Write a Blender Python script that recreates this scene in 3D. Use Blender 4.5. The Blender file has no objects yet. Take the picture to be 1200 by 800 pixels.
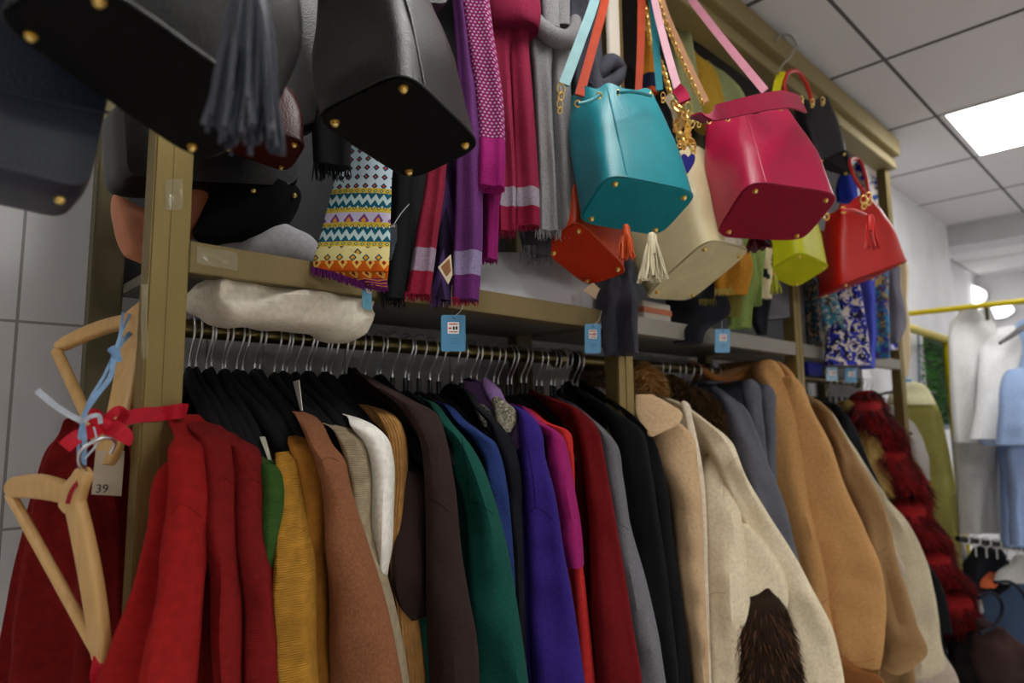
import bpy, bmesh, math, random
from mathutils import Vector, Matrix, noise
random.seed(7)
PI = math.pi
sc = bpy.context.scene
COL = sc.collection
# ------------------------------------------------------------------ camera
EYE = Vector((0, 0, 1.45))
FPX, YAW, PIT, ROL = 772.588, 0.762739523, 0.115719723, -0.00961766
FW = Vector((math.sin(YAW)*math.cos(PIT), math.cos(YAW)*math.cos(PIT), math.sin(PIT)))
R0 = Vector((math.cos(YAW), -math.sin(YAW), 0)); U0 = R0.cross(FW)
RT = R0*math.cos(ROL) + U0*math.sin(ROL); UP = RT.cross(FW)
def ray(x, y): return FW + RT*((x-600)/FPX) - UP*((y-400)/FPX)
def P(x, y, Y):                       # photo point -> world, at wall distance Y
    d = ray(x, y); return EYE + d*(Y/d.y)
def PX(x, y, X):
    d = ray(x, y); return EYE + d*(X/d.x)
def PD(x, y, c): return EYE + ray(x, y)*c
def dep(p): return (p-EYE).dot(FW)
FH = Vector((FW.x, FW.y, 0)).normalized()
cam = bpy.data.cameras.new('camera'); co = bpy.data.objects.new('camera', cam); COL.objects.link(co)
co.matrix_world = Matrix(((RT.x, UP.x, -FW.x, EYE.x), (RT.y, UP.y, -FW.y, EYE.y), (RT.z, UP.z, -FW.z, EYE.z), (0, 0, 0, 1)))
cam.sensor_width = 36; cam.lens = FPX/1200*36; cam.clip_start = .02
cam.dof.use_dof = True; cam.dof.focus_distance = .95; cam.dof.aperture_fstop = 3.4
sc.camera = co
# ------------------------------------------------------------------ materials
def lin(c):
    c = c/255
    return c/12.92 if c <= .04045 else ((c+.055)/1.055)**2.4
def C(r, g, b): return (lin(r), lin(g), lin(b), 1)
def newmat(name):
    m = bpy.data.materials.new(name); m.use_nodes = True
    nt = m.node_tree; b = nt.nodes['Principled BSDF']
    return m, nt, b
def nd(nt, t, **k):
    n = nt.nodes.new(t)
    for a, v in k.items(): setattr(n, a, v)
    return n
def math_n(nt, op, a, b=None):
    n = nd(nt, 'ShaderNodeMath', operation=op)
    for i, v in enumerate((a, b)):
        if v is None: continue
        if isinstance(v, (int, float)): n.inputs[i].default_value = v
        else: nt.links.new(v, n.inputs[i])
    return n.outputs[0]
def mixc(nt, f, a, b):
    n = nd(nt, 'ShaderNodeMix', data_type='RGBA')
    for s, v in ((n.inputs[0], f), (n.inputs[6], a), (n.inputs[7], b)):
        if isinstance(v, (int, float)): s.default_value = v
        elif isinstance(v, tuple): s.default_value = v
        else: nt.links.new(v, s)
    return n.outputs[2]
def uvmap(nt, sx=1, sy=1, rz=0):
    t = nd(nt, 'ShaderNodeTexCoord'); m = nd(nt, 'ShaderNodeMapping')
    m.inputs['Scale'].default_value = (sx, sy, 1); m.inputs['Rotation'].default_value = (0, 0, rz)
    nt.links.new(t.outputs['UV'], m.inputs[0]); return m.outputs[0]
def bump(nt, b, h, s, d=.002):
    n = nd(nt, 'ShaderNodeBump'); n.inputs['Strength'].default_value = s; n.inputs['Distance'].default_value = d
    nt.links.new(h, n.inputs['Height']); nt.links.new(n.outputs[0], b.inputs['Normal'])
def vary(nt, col, amt, scale, vec=None):
    """small uneven-dye variation in the cloth colour"""
    n = nd(nt, 'ShaderNodeTexNoise'); n.inputs['Scale'].default_value = scale; n.inputs['Detail'].default_value = 4
    if vec: nt.links.new(vec, n.inputs['Vector'])
    else:
        t = nd(nt, 'ShaderNodeTexCoord'); nt.links.new(t.outputs['Object'], n.inputs['Vector'])
    r = nd(nt, 'ShaderNodeMapRange'); nt.links.new(n.outputs[0], r.inputs[0])
    r.inputs[1].default_value = .3; r.inputs[2].default_value = .7
    r.inputs[3].default_value = 0; r.inputs[4].default_value = 1
    a = tuple(v*(1-amt) for v in col[:3])+(1,); c = tuple(min(1, v*(1+amt)) for v in col[:3])+(1,)
    return mixc(nt, r.outputs[0], a, c)
_mc = {}
def fabric(col, tex='wool', rough=.92):
    g_ = .3*col[0]+.55*col[1]+.15*col[2]; col = tuple(c*.94+g_*.06 for c in col[:3])+(1,)   # greys each colour a little to offset saturation from bounced light
    key = ('f', col, tex, rough)
    if key in _mc: return _mc[key]
    m, nt, b = newmat('fabric_'+tex)
    b.inputs['Roughness'].default_value = rough
    b.inputs['Specular IOR Level'].default_value = .18
    b.inputs['Sheen Weight'].default_value = .12
    b.inputs['Sheen Tint'].default_value = col
    cc = col
    if tex in ('knit', 'rib'):
        v = uvmap(nt)
        w = nd(nt, 'ShaderNodeTexWave', wave_type='BANDS', bands_direction='Y' if tex == 'knit' else 'X', wave_profile='SIN')
        w.inputs['Scale'].default_value = 170 if tex == 'knit' else 75
        w.inputs['Distortion'].default_value = 1.2; w.inputs['Detail'].default_value = 1.5; w.inputs['Detail Scale'].default_value = 3
        nt.links.new(v, w.inputs[0])
        bump(nt, b, w.outputs['Fac'], .75, .0024)
        nt.links.new(vary(nt, col, .16, 90), b.inputs['Base Color'])
    elif tex == 'chunky':
        v = uvmap(nt)
        w = nd(nt, 'ShaderNodeTexWave', wave_type='BANDS', bands_direction='Y', wave_profile='SIN')
        w.inputs['Scale'].default_value = 125; w.inputs['Distortion'].default_value = .8
        nt.links.new(v, w.inputs[0])
        bump(nt, b, w.outputs['Fac'], .9, .004)
        nt.links.new(vary(nt, col, .2, 60), b.inputs['Base Color'])
    else:
        n = nd(nt, 'ShaderNodeTexNoise'); n.inputs['Scale'].default_value = {'wool': 260, 'felt': 160, 'smooth': 40, 'weave': 380}.get(tex, 260)
        n.inputs['Detail'].default_value = 5
        t = nd(nt, 'ShaderNodeTexCoord'); nt.links.new(t.outputs['Object'], n.inputs['Vector'])
        bump(nt, b, n.outputs[0], {'smooth': .15}.get(tex, .5), .0016)
        nt.links.new(vary(nt, col, .22 if tex in ('wool', 'weave') else .12, 330 if tex in ('wool', 'weave') else 140), b.inputs['Base Color'])
    _mc[key] = m; return m
def leather(col, rough=.36, grain=420, spec=.5):
    key = ('l', col, rough, spec)
    if key in _mc: return _mc[key]
    m, nt, b = newmat('leather'); b.inputs['Roughness'].default_value = rough
    b.inputs['Specular IOR Level'].default_value = spec
    t = nd(nt, 'ShaderNodeTexCoord')
    v = nd(nt, 'ShaderNodeTexVoronoi'); v.inputs['Scale'].default_value = grain*1.6 if spec in (.42, .6) else grain
    nt.links.new(t.outputs['Object'], v.inputs['Vector'])
    n = nd(nt, 'ShaderNodeTexNoise'); n.inputs['Scale'].default_value = 35; nt.links.new(t.outputs['Object'], n.inputs['Vector'])
    h = math_n(nt, 'ADD', v.outputs['Distance'], math_n(nt, 'MULTIPLY', n.outputs[0], .05 if spec in (.42, .6) else .8))
    bump(nt, b, h, .45 if spec in (.42, .6) else .3, .0009 if spec in (.42, .6) else .0011)
    nt.links.new(vary(nt, col, .08, 25), b.inputs['Base Color'])
    _mc[key] = m; return m
def metal(col, rough=.3, met=1.0, brushed=False):
    key = ('m', col, rough, met)
    if key in _mc: return _mc[key]
    m, nt, b = newmat('metal'); b.inputs['Base Color'].default_value = col
    b.inputs['Metallic'].default_value = met; b.inputs['Roughness'].default_value = rough
    if brushed:
        t = nd(nt, 'ShaderNodeTexCoord'); mp = nd(nt, 'ShaderNodeMapping'); mp.inputs['Scale'].default_value = (60, 60, 2)
        nt.links.new(t.outputs['Object'], mp.inputs[0])
        n = nd(nt, 'ShaderNodeTexNoise'); n.inputs['Scale'].default_value = 3; n.inputs['Detail'].default_value = 6
        nt.links.new(mp.outputs[0], n.inputs['Vector'])
        nt.links.new(mixc(nt, n.outputs[0], tuple(c*.72 for c in col[:3])+(1,), col), b.inputs['Base Color'])
        r = nd(nt, 'ShaderNodeMapRange'); nt.links.new(n.outputs[0], r.inputs[0]); r.inputs[3].default_value = rough-.1; r.inputs[4].default_value = rough+.15
        nt.links.new(r.outputs[0], b.inputs['Roughness'])
    _mc[key] = m; return m
def plain(col, rough=.5, spec=.4):
    key = ('p', col, rough)
    if key in _mc: return _mc[key]
    m, nt, b = newmat('surface'); b.inputs['Roughness'].default_value = rough; b.inputs['Specular IOR Level'].default_value = spec
    nt.links.new(vary(nt, col, .05, 6), b.inputs['Base Color'])
    _mc[key] = m; return m
def emit(col, s):
    m, nt, b = newmat('light_glow'); b.inputs['Base Color'].default_value = (.8, .8, .8, 1)
    b.inputs['Emission Color'].default_value = col; b.inputs['Emission Strength'].default_value = s
    return m
def diamond(base, c1, c2, su, sv, t1=.34, t2=.16, tex=.3, off=0.0):
    """woven repeat: nested diamonds on a ground colour, in cloth coordinates (metres)"""
    m, nt, b = newmat('woven_pattern'); b.inputs['Roughness'].default_value = .9; b.inputs['Specular IOR Level'].default_value = .15
    sep = nd(nt, 'ShaderNodeSeparateXYZ'); nt.links.new(uvmap(nt, su, sv), sep.inputs[0])
    fu = math_n(nt, 'ABSOLUTE', math_n(nt, 'SUBTRACT', math_n(nt, 'FRACT', math_n(nt, 'ADD', sep.outputs[0], 50.0+off)), .5))
    fv = math_n(nt, 'ABSOLUTE', math_n(nt, 'SUBTRACT', math_n(nt, 'FRACT', math_n(nt, 'ADD', sep.outputs[1], 50.0)), .5))
    d = math_n(nt, 'ADD', fu, fv)
    x = mixc(nt, math_n(nt, 'LESS_THAN', d, t1), base, c1)
    x = mixc(nt, math_n(nt, 'LESS_THAN', d, t2), x, c2)
    nt.links.new(x, b.inputs['Base Color'])
    n = nd(nt, 'ShaderNodeTexNoise'); n.inputs['Scale'].default_value = 500; bump(nt, b, n.outputs[0], tex, .001)
    return m
def zigzag(base, c1, su, sv, w=.3):
    m, nt, b = newmat('woven_zigzag'); b.inputs['Roughness'].default_value = .9; b.inputs['Specular IOR Level'].default_value = .15
    sep = nd(nt, 'ShaderNodeSeparateXYZ'); nt.links.new(uvmap(nt, su, sv), sep.inputs[0])
    fu = math_n(nt, 'ABSOLUTE', math_n(nt, 'SUBTRACT', math_n(nt, 'FRACT', math_n(nt, 'ADD', sep.outputs[0], 50.0)), .5))
    fv = math_n(nt, 'FRACT', math_n(nt, 'ADD', math_n(nt, 'ADD', sep.outputs[1], fu), 50.0))
    nt.links.new(mixc(nt, math_n(nt, 'LESS_THAN', fv, w), base, c1), b.inputs['Base Color'])
    return m
def dotted(base, dot, ring, scale, r=.3):
    m, nt, b = newmat('dotted_cloth'); b.inputs['Roughness'].default_value = .85; b.inputs['Specular IOR Level'].default_value = .15
    sep = nd(nt, 'ShaderNodeSeparateXYZ'); nt.links.new(uvmap(nt, scale, scale*1.15), sep.inputs[0])
    row = math_n(nt, 'FLOOR', math_n(nt, 'ADD', sep.outputs[1], 90.0))
    sh = math_n(nt, 'MULTIPLY', math_n(nt, 'MODULO', row, 2.0), .5)
    fu = math_n(nt, 'SUBTRACT', math_n(nt, 'FRACT', math_n(nt, 'ADD', math_n(nt, 'ADD', sep.outputs[0], 90.0), sh)), .5)
    fv = math_n(nt, 'SUBTRACT', math_n(nt, 'FRACT', math_n(nt, 'ADD', sep.outputs[1], 90.0)), .5)
    d = math_n(nt, 'SQRT', math_n(nt, 'ADD', math_n(nt, 'MULTIPLY', fu, fu), math_n(nt, 'MULTIPLY', fv, fv)))
    x = mixc(nt, math_n(nt, 'LESS_THAN', d, r+.09), base, ring)
    x = mixc(nt, math_n(nt, 'LESS_THAN', d, r), x, dot)
    nt.links.new(x, b.inputs['Base Color']); return m
def blotch(cols, scale, dist=2.0):
    """printed cloth: irregular patches of several colours"""
    m, nt, b = newmat('printed_cloth'); b.inputs['Roughness'].default_value = .8; b.inputs['Specular IOR Level'].default_value = .2
    t = nd(nt, 'ShaderNodeTexCoord'); n0 = nd(nt, 'ShaderNodeTexNoise'); n0.inputs['Scale'].default_value = scale*.7
    nt.links.new(t.outputs['Object'], n0.inputs['Vector'])
    v = nd(nt, 'ShaderNodeTexVoronoi'); v.inputs['Scale'].default_value = scale
    mx = nd(nt, 'ShaderNodeVectorMath', operation='ADD'); sc_ = nd(nt, 'ShaderNodeVectorMath', operation='SCALE'); sc_.inputs['Scale'].default_value = dist*.03
    nt.links.new(n0.outputs['Color'], sc_.inputs[0]); nt.links.new(t.outputs['Object'], mx.inputs[0]); nt.links.new(sc_.outputs[0], mx.inputs[1])
    nt.links.new(mx.outputs[0], v.inputs['Vector'])
    s = nd(nt, 'ShaderNodeSeparateColor'); nt.links.new(v.outputs['Color'], s.inputs[0])
    cr = nd(nt, 'ShaderNodeValToRGB'); cr.color_ramp.interpolation = 'CONSTANT'
    el = cr.color_ramp.elements
    while len(el) < len(cols): el.new(.5)
    for i, c in enumerate(cols): el[i].position = i/len(cols); el[i].color = c
    nt.links.new(s.outputs[0], cr.inputs[0]); nt.links.new(cr.outputs[0], b.inputs['Base Color'])
    return m
GOLD = metal(C(244, 208, 124), .3); STEEL = metal(C(228, 230, 234), .3); BLACKVEL = fabric(C(19, 19, 22), 'felt', .85)
POST = metal(C(150, 130, 80), .46, .75, True); RAILM = metal(C(112, 98, 60), .3, .9)
BLACKPL = plain(C(16, 16, 18), .45); WOOD = None
def wood():
    m, nt, b = newmat('pale_wood'); b.inputs['Roughness'].default_value = .38
    t = nd(nt, 'ShaderNodeTexCoord'); mp = nd(nt, 'ShaderNodeMapping'); mp.inputs['Scale'].default_value = (14, 14, 3)
    nt.links.new(t.outputs['Object'], mp.inputs[0])
    n = nd(nt, 'ShaderNodeTexNoise'); n.inputs['Scale'].default_value = 5; n.inputs['Detail'].default_value = 6; n.inputs['Distortion'].default_value = 1.5
    nt.links.new(mp.outputs[0], n.inputs['Vector'])
    nt.links.new(mixc(nt, n.outputs[0], C(196, 146, 82), C(232, 192, 128)), b.inputs['Base Color']); return m
WOOD = wood()
# ------------------------------------------------------------------ geometry helpers
def cr_interp(pts, n):
    """Catmull-Rom through equal-length tuples, n samples"""
    pts = [tuple(p) for p in pts]; m = len(pts)
    if m == 2:
        return [tuple(a+(b-a)*i/(n-1) for a, b in zip(*pts)) for i in range(n)]
    out = []
    L = [0]
    for a, b in zip(pts, pts[1:]): L.append(L[-1]+max(1e-9, math.dist(a, b)))
    for i in range(n):
        s = L[-1]*i/(n-1); k = 0
        while k < m-2 and s > L[k+1]: k += 1
        t = (s-L[k])/(L[k+1]-L[k])
        p1, p2 = pts[k], pts[k+1]
        p0 = pts[k-1] if k else tuple(2*a-b for a, b in zip(p1, p2))
        p3 = pts[k+2] if k+2 < m else tuple(2*b-a for a, b in zip(p1, p2))
        h = L[k+1]-L[k]
        h0 = (L[k]-L[k-1]) if k else h; h2 = (L[k+2]-L[k+1]) if k+2 < m else h
        q = []
        for a, b, c, d in zip(p0, p1, p2, p3):
            m1 = h*((b-a)/h0*h+(c-b)/h*h0)/(h0+h); m2 = h*((c-b)/h*h2+(d-c)/h2*h)/(h+h2)
            q.append((2*t**3-3*t*t+1)*b+(t**3-2*t*t+t)*m1+(-2*t**3+3*t*t)*c+(t**3-t*t)*m2)
        out.append(tuple(q))
    return out
class MB:
    def __init__(s): s.v = []; s.f = []; s.uv = {}; s.mi = []
    def add(s, co, uv=(0, 0)):
        s.v.append(Vector(co)); s.uv[len(s.v)-1] = uv; return len(s.v)-1
    def face(s, idx, mi=0): s.f.append(tuple(idx)); s.mi.append(mi)
    def loft(s, rings, closed=True, cap=(True, True), uvs=None, mi=None):
        n = len(rings[0]); base = []
        for i, r in enumerate(rings):
            base.append([s.add(p, uvs[i][j] if uvs else (j/n, i*.01)) for j, p in enumerate(r)])
        for i in range(len(rings)-1):
            for j in range(n if closed else n-1):
                k = (j+1) % n
                s.face((base[i][j], base[i][k], base[i+1][k], base[i+1][j]), mi[i] if mi else 0)
        if closed and cap[0]: s.face(base[0][::-1], mi[0] if mi else 0)
        if closed and cap[1]: s.face(base[-1], mi[-1] if mi else 0)
    def tube(s, path, r, n=8, closed_path=False, cap=True):
        path = [Vector(p) for p in path]; m = len(path); rings = []; prev = None
        for i, p in enumerate(path):
            if closed_path: t = path[(i+1) % m]-path[i-1]
            else: t = path[min(m-1, i+1)]-path[max(0, i-1)]
            if t.length < 1e-9: t = Vector((0, 0, 1))
            t.normalize()
            if prev is None:
                a = Vector((0, 0, 1)) if abs(t.z) < .9 else Vector((1, 0, 0))
                u = (a-t*a.dot(t)).normalized()
            else: u = (prev-t*prev.dot(t)).normalized()
            prev = u; w = t.cross(u); rr = r[i] if isinstance(r, (list, tuple)) else r
            rings.append([p+u*(rr*math.cos(2*PI*j/n))+w*(rr*math.sin(2*PI*j/n)) for j in range(n)])
        if closed_path: rings.append(rings[0])
        s.loft(rings, cap=(cap and not closed_path,)*2)
    def strip(s, path, width, th=.003, side=None):
        """flat strap: path points, width (number or list), laid facing away from `side`-ward normal"""
        path = [Vector(p) for p in path]; m = len(path); rings = []
        for i, p in enumerate(path):
            t = (path[min(m-1, i+1)]-path[max(0, i-1)]).normalized()
            nrm = side if side is not None else (p-EYE).normalized()
            w = t.cross(nrm).normalized(); nn = w.cross(t).normalized()
            ww = (width[i] if isinstance(width, (list, tuple)) else width)/2
            rings.append([p-w*ww-nn*th/2, p+w*ww-nn*th/2, p+w*ww+nn*th/2, p-w*ww+nn*th/2])
        s.loft(rings)
    def box(s, lo, hi, bev=0):
        x0, y0, z0 = lo; x1, y1, z1 = hi
        b = bmesh.new(); bmesh.ops.create_cube(b, size=1)
        for v in b.verts: v.co = Vector(((x0+x1)/2+v.co.x*(x1-x0), (y0+y1)/2+v.co.y*(y1-y0), (z0+z1)/2+v.co.z*(z1-z0)))
        if bev: bmesh.ops.bevel(b, geom=list(b.edges), offset=bev, segments=2, affect='EDGES')
        s.frombm(b)
    def ball(s, c, r, n=10, sx=1, sy=1, sz=1):
        b = bmesh.new(); bmesh.ops.create_uvsphere(b, u_segments=n, v_segments=max(5, n//2+1), radius=1)
        for v in b.verts: v.co = Vector(c)+Vector((v.co.x*r*sx, v.co.y*r*sy, v.co.z*r*sz))
        s.frombm(b)
    def disc(s, c, nrm, r, h, n=14):
        nrm = Vector(nrm).normalized()
        s.tube([Vector(c)-nrm*h/2, Vector(c)+nrm*h/2], r, n)
    def frombm(s, b):
        k = len(s.v); b.verts.index_update()
        for v in b.verts: s.add(v.co, (v.co.x, v.co.z))
        for f in b.faces: s.face([k+v.index for v in f.verts])
        b.free()
    def build(s, name, mat, parent=None, smooth=True, loc=None):
        me = bpy.data.meshes.new(name)
        off = parent_off(parent) if parent else (loc or Vector((0, 0, 0)))
        me.from_pydata([v-off for v in s.v], [], s.f)
        ul = me.uv_layers.new(name='UVMap')
        for l in me.loops: ul.data[l.index].uv = s.uv[l.vertex_index]
        mats = mat if isinstance(mat, list) else [mat]
        for x in mats: me.materials.append(x)
        for p, k in zip(me.polygons, s.mi): p.material_index = k; p.use_smooth = smooth
        o = bpy.data.objects.new(name, me); COL.objects.link(o)
        if parent: o.parent = parent
        else: o.location = off
        if smooth and smooth != 'all':
            b = bmesh.new(); b.from_mesh(me)
            bmesh.ops.recalc_face_normals(b, faces=b.faces)
            for e in b.edges:
                if len(e.link_faces) == 2 and e.calc_face_angle(0) > math.radians(50): e.smooth = False
            b.to_mesh(me); b.free()
        return o
def parent_off(p):
    v = Vector((0, 0, 0))
    while p: v += p.location; p = p.parent
    return v
def tag(o, label, cat, group=None, kind=None):
    if label: o['label'] = label
    if cat: o['category'] = cat
    if group: o['group'] = group
    if kind: o['kind'] = kind
    return o
def thing(name, label, cat, loc=(0, 0, 0), group=None):
    o = bpy.data.objects.new(name, None); COL.objects.link(o); o.location = Vector(loc); o.empty_display_size = .05
    return tag(o, label, cat, group)
def structure(name, mb, mat, smooth=False):
    o = mb.build(name, mat, smooth=smooth); o['kind'] = 'structure'; return o
def copy_tree(o, parent=None):
    c = o.copy(); COL.objects.link(c)
    if parent: c.parent = parent
    for ch in list(o.children): copy_tree(ch, c)
    return c
def nz(p, s, seed=0): return noise.noise(Vector((p[0]*s+seed*7.3, p[1]*s+seed*3.1, p[2]*s)))
# draped tube from photo rows: (x_left, x_right, y, Y)
def drape(mb, rows, b=.035, n=26, N=None, dome=True, fold=.10, nf=3, seed=0, crease=.006, bands=None, b_end=None, superp=.8):
    if dome and rows[0][2] > -20:
        x0, x1, y0, Y0 = rows[0]; x2, x3, y2, Y2 = rows[1]; w_ = x1-x0; xm = (x0+x1)/2+((x0+x1)-(x2+x3))*.12
        h_ = min(.32*w_, 16)
        rows = [(xm-.05*w_, xm+.05*w_, y0-h_, Y0+.004), (xm-.36*w_, xm+.34*w_, y0-h_*.72, Y0+.002)]+list(rows)
    N = N or max(10, int(abs(rows[-1][2]-rows[0][2])/6)+len(rows))
    R = cr_interp(rows, N); rings = []; uvs = []; mi = []; vlen = 0; prev = None
    for i, (xl, xr, y, Y) in enumerate(R):
        c = P((xl+xr)/2, y, Y); d = dep(c)
        A = (PD(xr, y, d)-PD(xl, y, d))/2; a = A.length
        if prev is not None: vlen += (c-prev).length
        prev = c
        t = i/(N-1); bb = b if b_end is None else b+(b_end-b)*t
        ring = []; uv = []
        for j in range(n):
            th = 2*PI*j/n; cs, sn = math.cos(th), math.sin(th)
            px = math.copysign(abs(cs)**superp, cs); py = math.copysign(abs(sn)**superp, sn)
            f = 1+fold*min(1, .3+t)*math.sin(nf*th+seed*2.1+t*1.3)*(abs(sn))
            p = c+A*px-FH*(bb*py*f)
            p += (-FH*sn+A.normalized()*cs*.3)*(crease*nz((a*px*30, vlen*5.5, seed*1.7), 1.0, seed)*abs(sn))
            p += (-FH*sn)*(crease*.7*nz((px*a*14, vlen*16, 4+seed), 1.0, seed))
            ring.append(p); uv.append((a*px*(1 if sn >= 0 else -1), vlen))
        rings.append(ring); uvs.append(uv)
        k = 0
        if bands:
            for q, (y0, y1) in enumerate(bands):
                if y0 <= y < y1: k = q+1
        mi.append(k)
    mb.loft(rings, uvs=uvs, mi=mi)
    return R
def strands(mb, pts, length, dirf, w=.0012, seed=0, jitter=.3):
    rnd = random.Random(seed)
    for p, nrm in pts:
        d = dirf(p, nrm, rnd).normalized(); L = length*rnd.uniform(.6, 1.15)
        s = d.cross(Vector((rnd.uniform(-1, 1), rnd.uniform(-1, 1), rnd.uniform(-1, 1)))).normalized()*w
        mid = p+d*L*.55+Vector((rnd.uniform(-1, 1), rnd.uniform(-1, 1), rnd.uniform(-1, .4)))*L*.08*jitter*3
        tip = p+d*L+Vector((rnd.uniform(-1, 1), rnd.uniform(-1, 1), rnd.uniform(-1.2, .2)))*L*.2*jitter*2
        a, b2, c2, d2, e = mb.add(p-s), mb.add(p+s), mb.add(mid+s*.8), mb.add(mid-s*.8), mb.add(tip)
        mb.face((a, b2, c2, d2)); mb.face((d2, c2, e))
def fringe(mb, x0, x1, y, Y, L, n, seed=0, y2=None, w=.0011):
    rnd = random.Random(seed)
    for i in range(n):
        t = (i+rnd.uniform(-.3, .3))/max(1, n-1); x = x0+(x1-x0)*t; yy = y+((y2 if y2 is not None else y)-y)*t
        p = P(x, yy, Y+rnd.uniform(-.008, .008)); l = L*rnd.uniform(.7, 1.15)
        q = p+Vector((rnd.uniform(-.15, .15)*l, rnd.uniform(-.2, .1)*l, -l*.6)); e = q+Vector((rnd.uniform(-.25, .25)*l, rnd.uniform(-.2, .2)*l, -l*.45))
        mb.tube([p+Vector((0, 0, .004)), q, e], [w*1.2, w, w*.6], 4)
ZC = 1.45
# ------------------------------------------------------------------ the room
def tilemat():
    m, nt, b = newmat('white_wall_tile'); b.inputs['Roughness'].default_value = .3
    t = nd(nt, 'ShaderNodeTexCoord'); s = nd(nt, 'ShaderNodeSeparateXYZ'); nt.links.new(t.outputs['Object'], s.inputs[0])
    def ln(o, p, off, w):
        f = math_n(nt, 'FRACT', math_n(nt, 'ADD', math_n(nt, 'DIVIDE', math_n(nt, 'SUBTRACT', o, off), p), 50.5))
        return math_n(nt, 'LESS_THAN', math_n(nt, 'ABSOLUTE', math_n(nt, 'SUBTRACT', f, .5)), w/p/2)
    g = math_n(nt, 'MAXIMUM', ln(s.outputs[0], .27, .137, .004), ln(s.outputs[2], .30, ZC+.149, .004))
    nt.links.new(mixc(nt, g, C(205, 203, 204), C(138, 136, 134)), b.inputs['Base Color'])
    bump(nt, b, math_n(nt, 'SUBTRACT', 1.0, g), .4, .002); return m
def ceilmat():
    m, nt, b = newmat('ceiling_tiles'); b.inputs['Roughness'].default_value = .9; b.inputs['Specular IOR Level'].default_value = .1
    t = nd(nt, 'ShaderNodeTexCoord'); s = nd(nt, 'ShaderNodeSeparateXYZ'); nt.links.new(t.outputs['Object'], s.inputs[0])
    def ln(o, off, w):
        f = math_n(nt, 'FRACT', math_n(nt, 'ADD', math_n(nt, 'DIVIDE', math_n(nt, 'SUBTRACT', o, off), .6), 50.5))
        return math_n(nt, 'LESS_THAN', math_n(nt, 'ABSOLUTE', math_n(nt, 'SUBTRACT', f, .5)), w/.6/2)
    g = math_n(nt, 'MAXIMUM', ln(s.outputs[0], 2.285, .018), ln(s.outputs[1], .622, .012))
    nt.links.new(mixc(nt, g, C(226, 224, 226), C(96, 95, 98)), b.inputs['Base Color']); return m
HC = 1.147+ZC
m = MB(); m.box((-3, -4, -.1), (8, 2, 0)); structure('floor', m, plain(C(212, 208, 202), .35))
m = MB(); m.box((-3, -4, HC), (8, 2, HC+.1)); structure('ceiling', m, ceilmat())
m = MB(); m.box((-3, 1.2, 0), (3.02, 1.32, HC)); structure('wall_back', m, tilemat())
WHITE = plain(C(240, 241, 246), .7, .2)
m = MB(); m.box((3.02, 1.0, 0), (4.66, 1.32, HC)); structure('wall_back_recess', m, WHITE)
m = MB(); m.box((-3.1, -4, 0), (-3, 1.32, HC)); structure('wall_left', m, plain(C(190, 188, 185), .7))
m = MB(); m.box((-3, -4.1, 0), (8, -4, HC)); structure('wall_front', m, plain(C(190, 188, 185), .7))
m = MB(); m.box((6.6, -4, 0), (6.7, 2, HC)); structure('wall_right', m, plain(C(222, 221, 224), .6, .2))
m = MB(); m.box((4.66, 1.25, 0), (6.6, 1.35, HC)); structure('wall_back_far', m, WHITE)
zb = PX(1128, 287, 4.66).z
m = MB(); m.box((4.66, -4, zb), (4.9, 1.25, HC)); structure('trim_1', m, plain(C(205, 206, 210), .7))
# lamps set into the ceiling grid
LAMPS = [(2.885, .022), (.485, .022), (5.285, .022), (-1.915, .022), (.485, -2.378), (2.885, -2.378), (5.285, -2.378), (-1.915, -2.378)]
glow = emit((1, .985, .96, 1), 5.5); dim = emit((1, .985, .96, 1), 13.0)
lm = plain(C(225, 225, 225), .5)
for i, (x, y) in enumerate(LAMPS):
    t = thing('ceiling_lamp', 'square white light panel set into the grey ceiling grid' if i == 0 else 'square light panel in the ceiling outside the picture', 'ceiling lamp', (x+.285, y+.285, HC-.004), 'light panels in the ceiling' if i else None)
    m = MB(); m.box((x, y, HC-.006), (x+.57, y+.57, HC-.001)); m.build('glow_face', glow if y > -1 else dim, t, smooth=False)
    m = MB()
    for a in ((x-.012, y-.012, x+.582, y), (x-.012, y+.57, x+.582, y+.582), (x-.012, y, x, y+.57), (x+.57, y, x+.582, y+.57)):
        m.box((a[0], a[1], HC-.008), (a[2], a[3], HC-.001))
    m.build('frame', lm, t, smooth=False)
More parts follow.
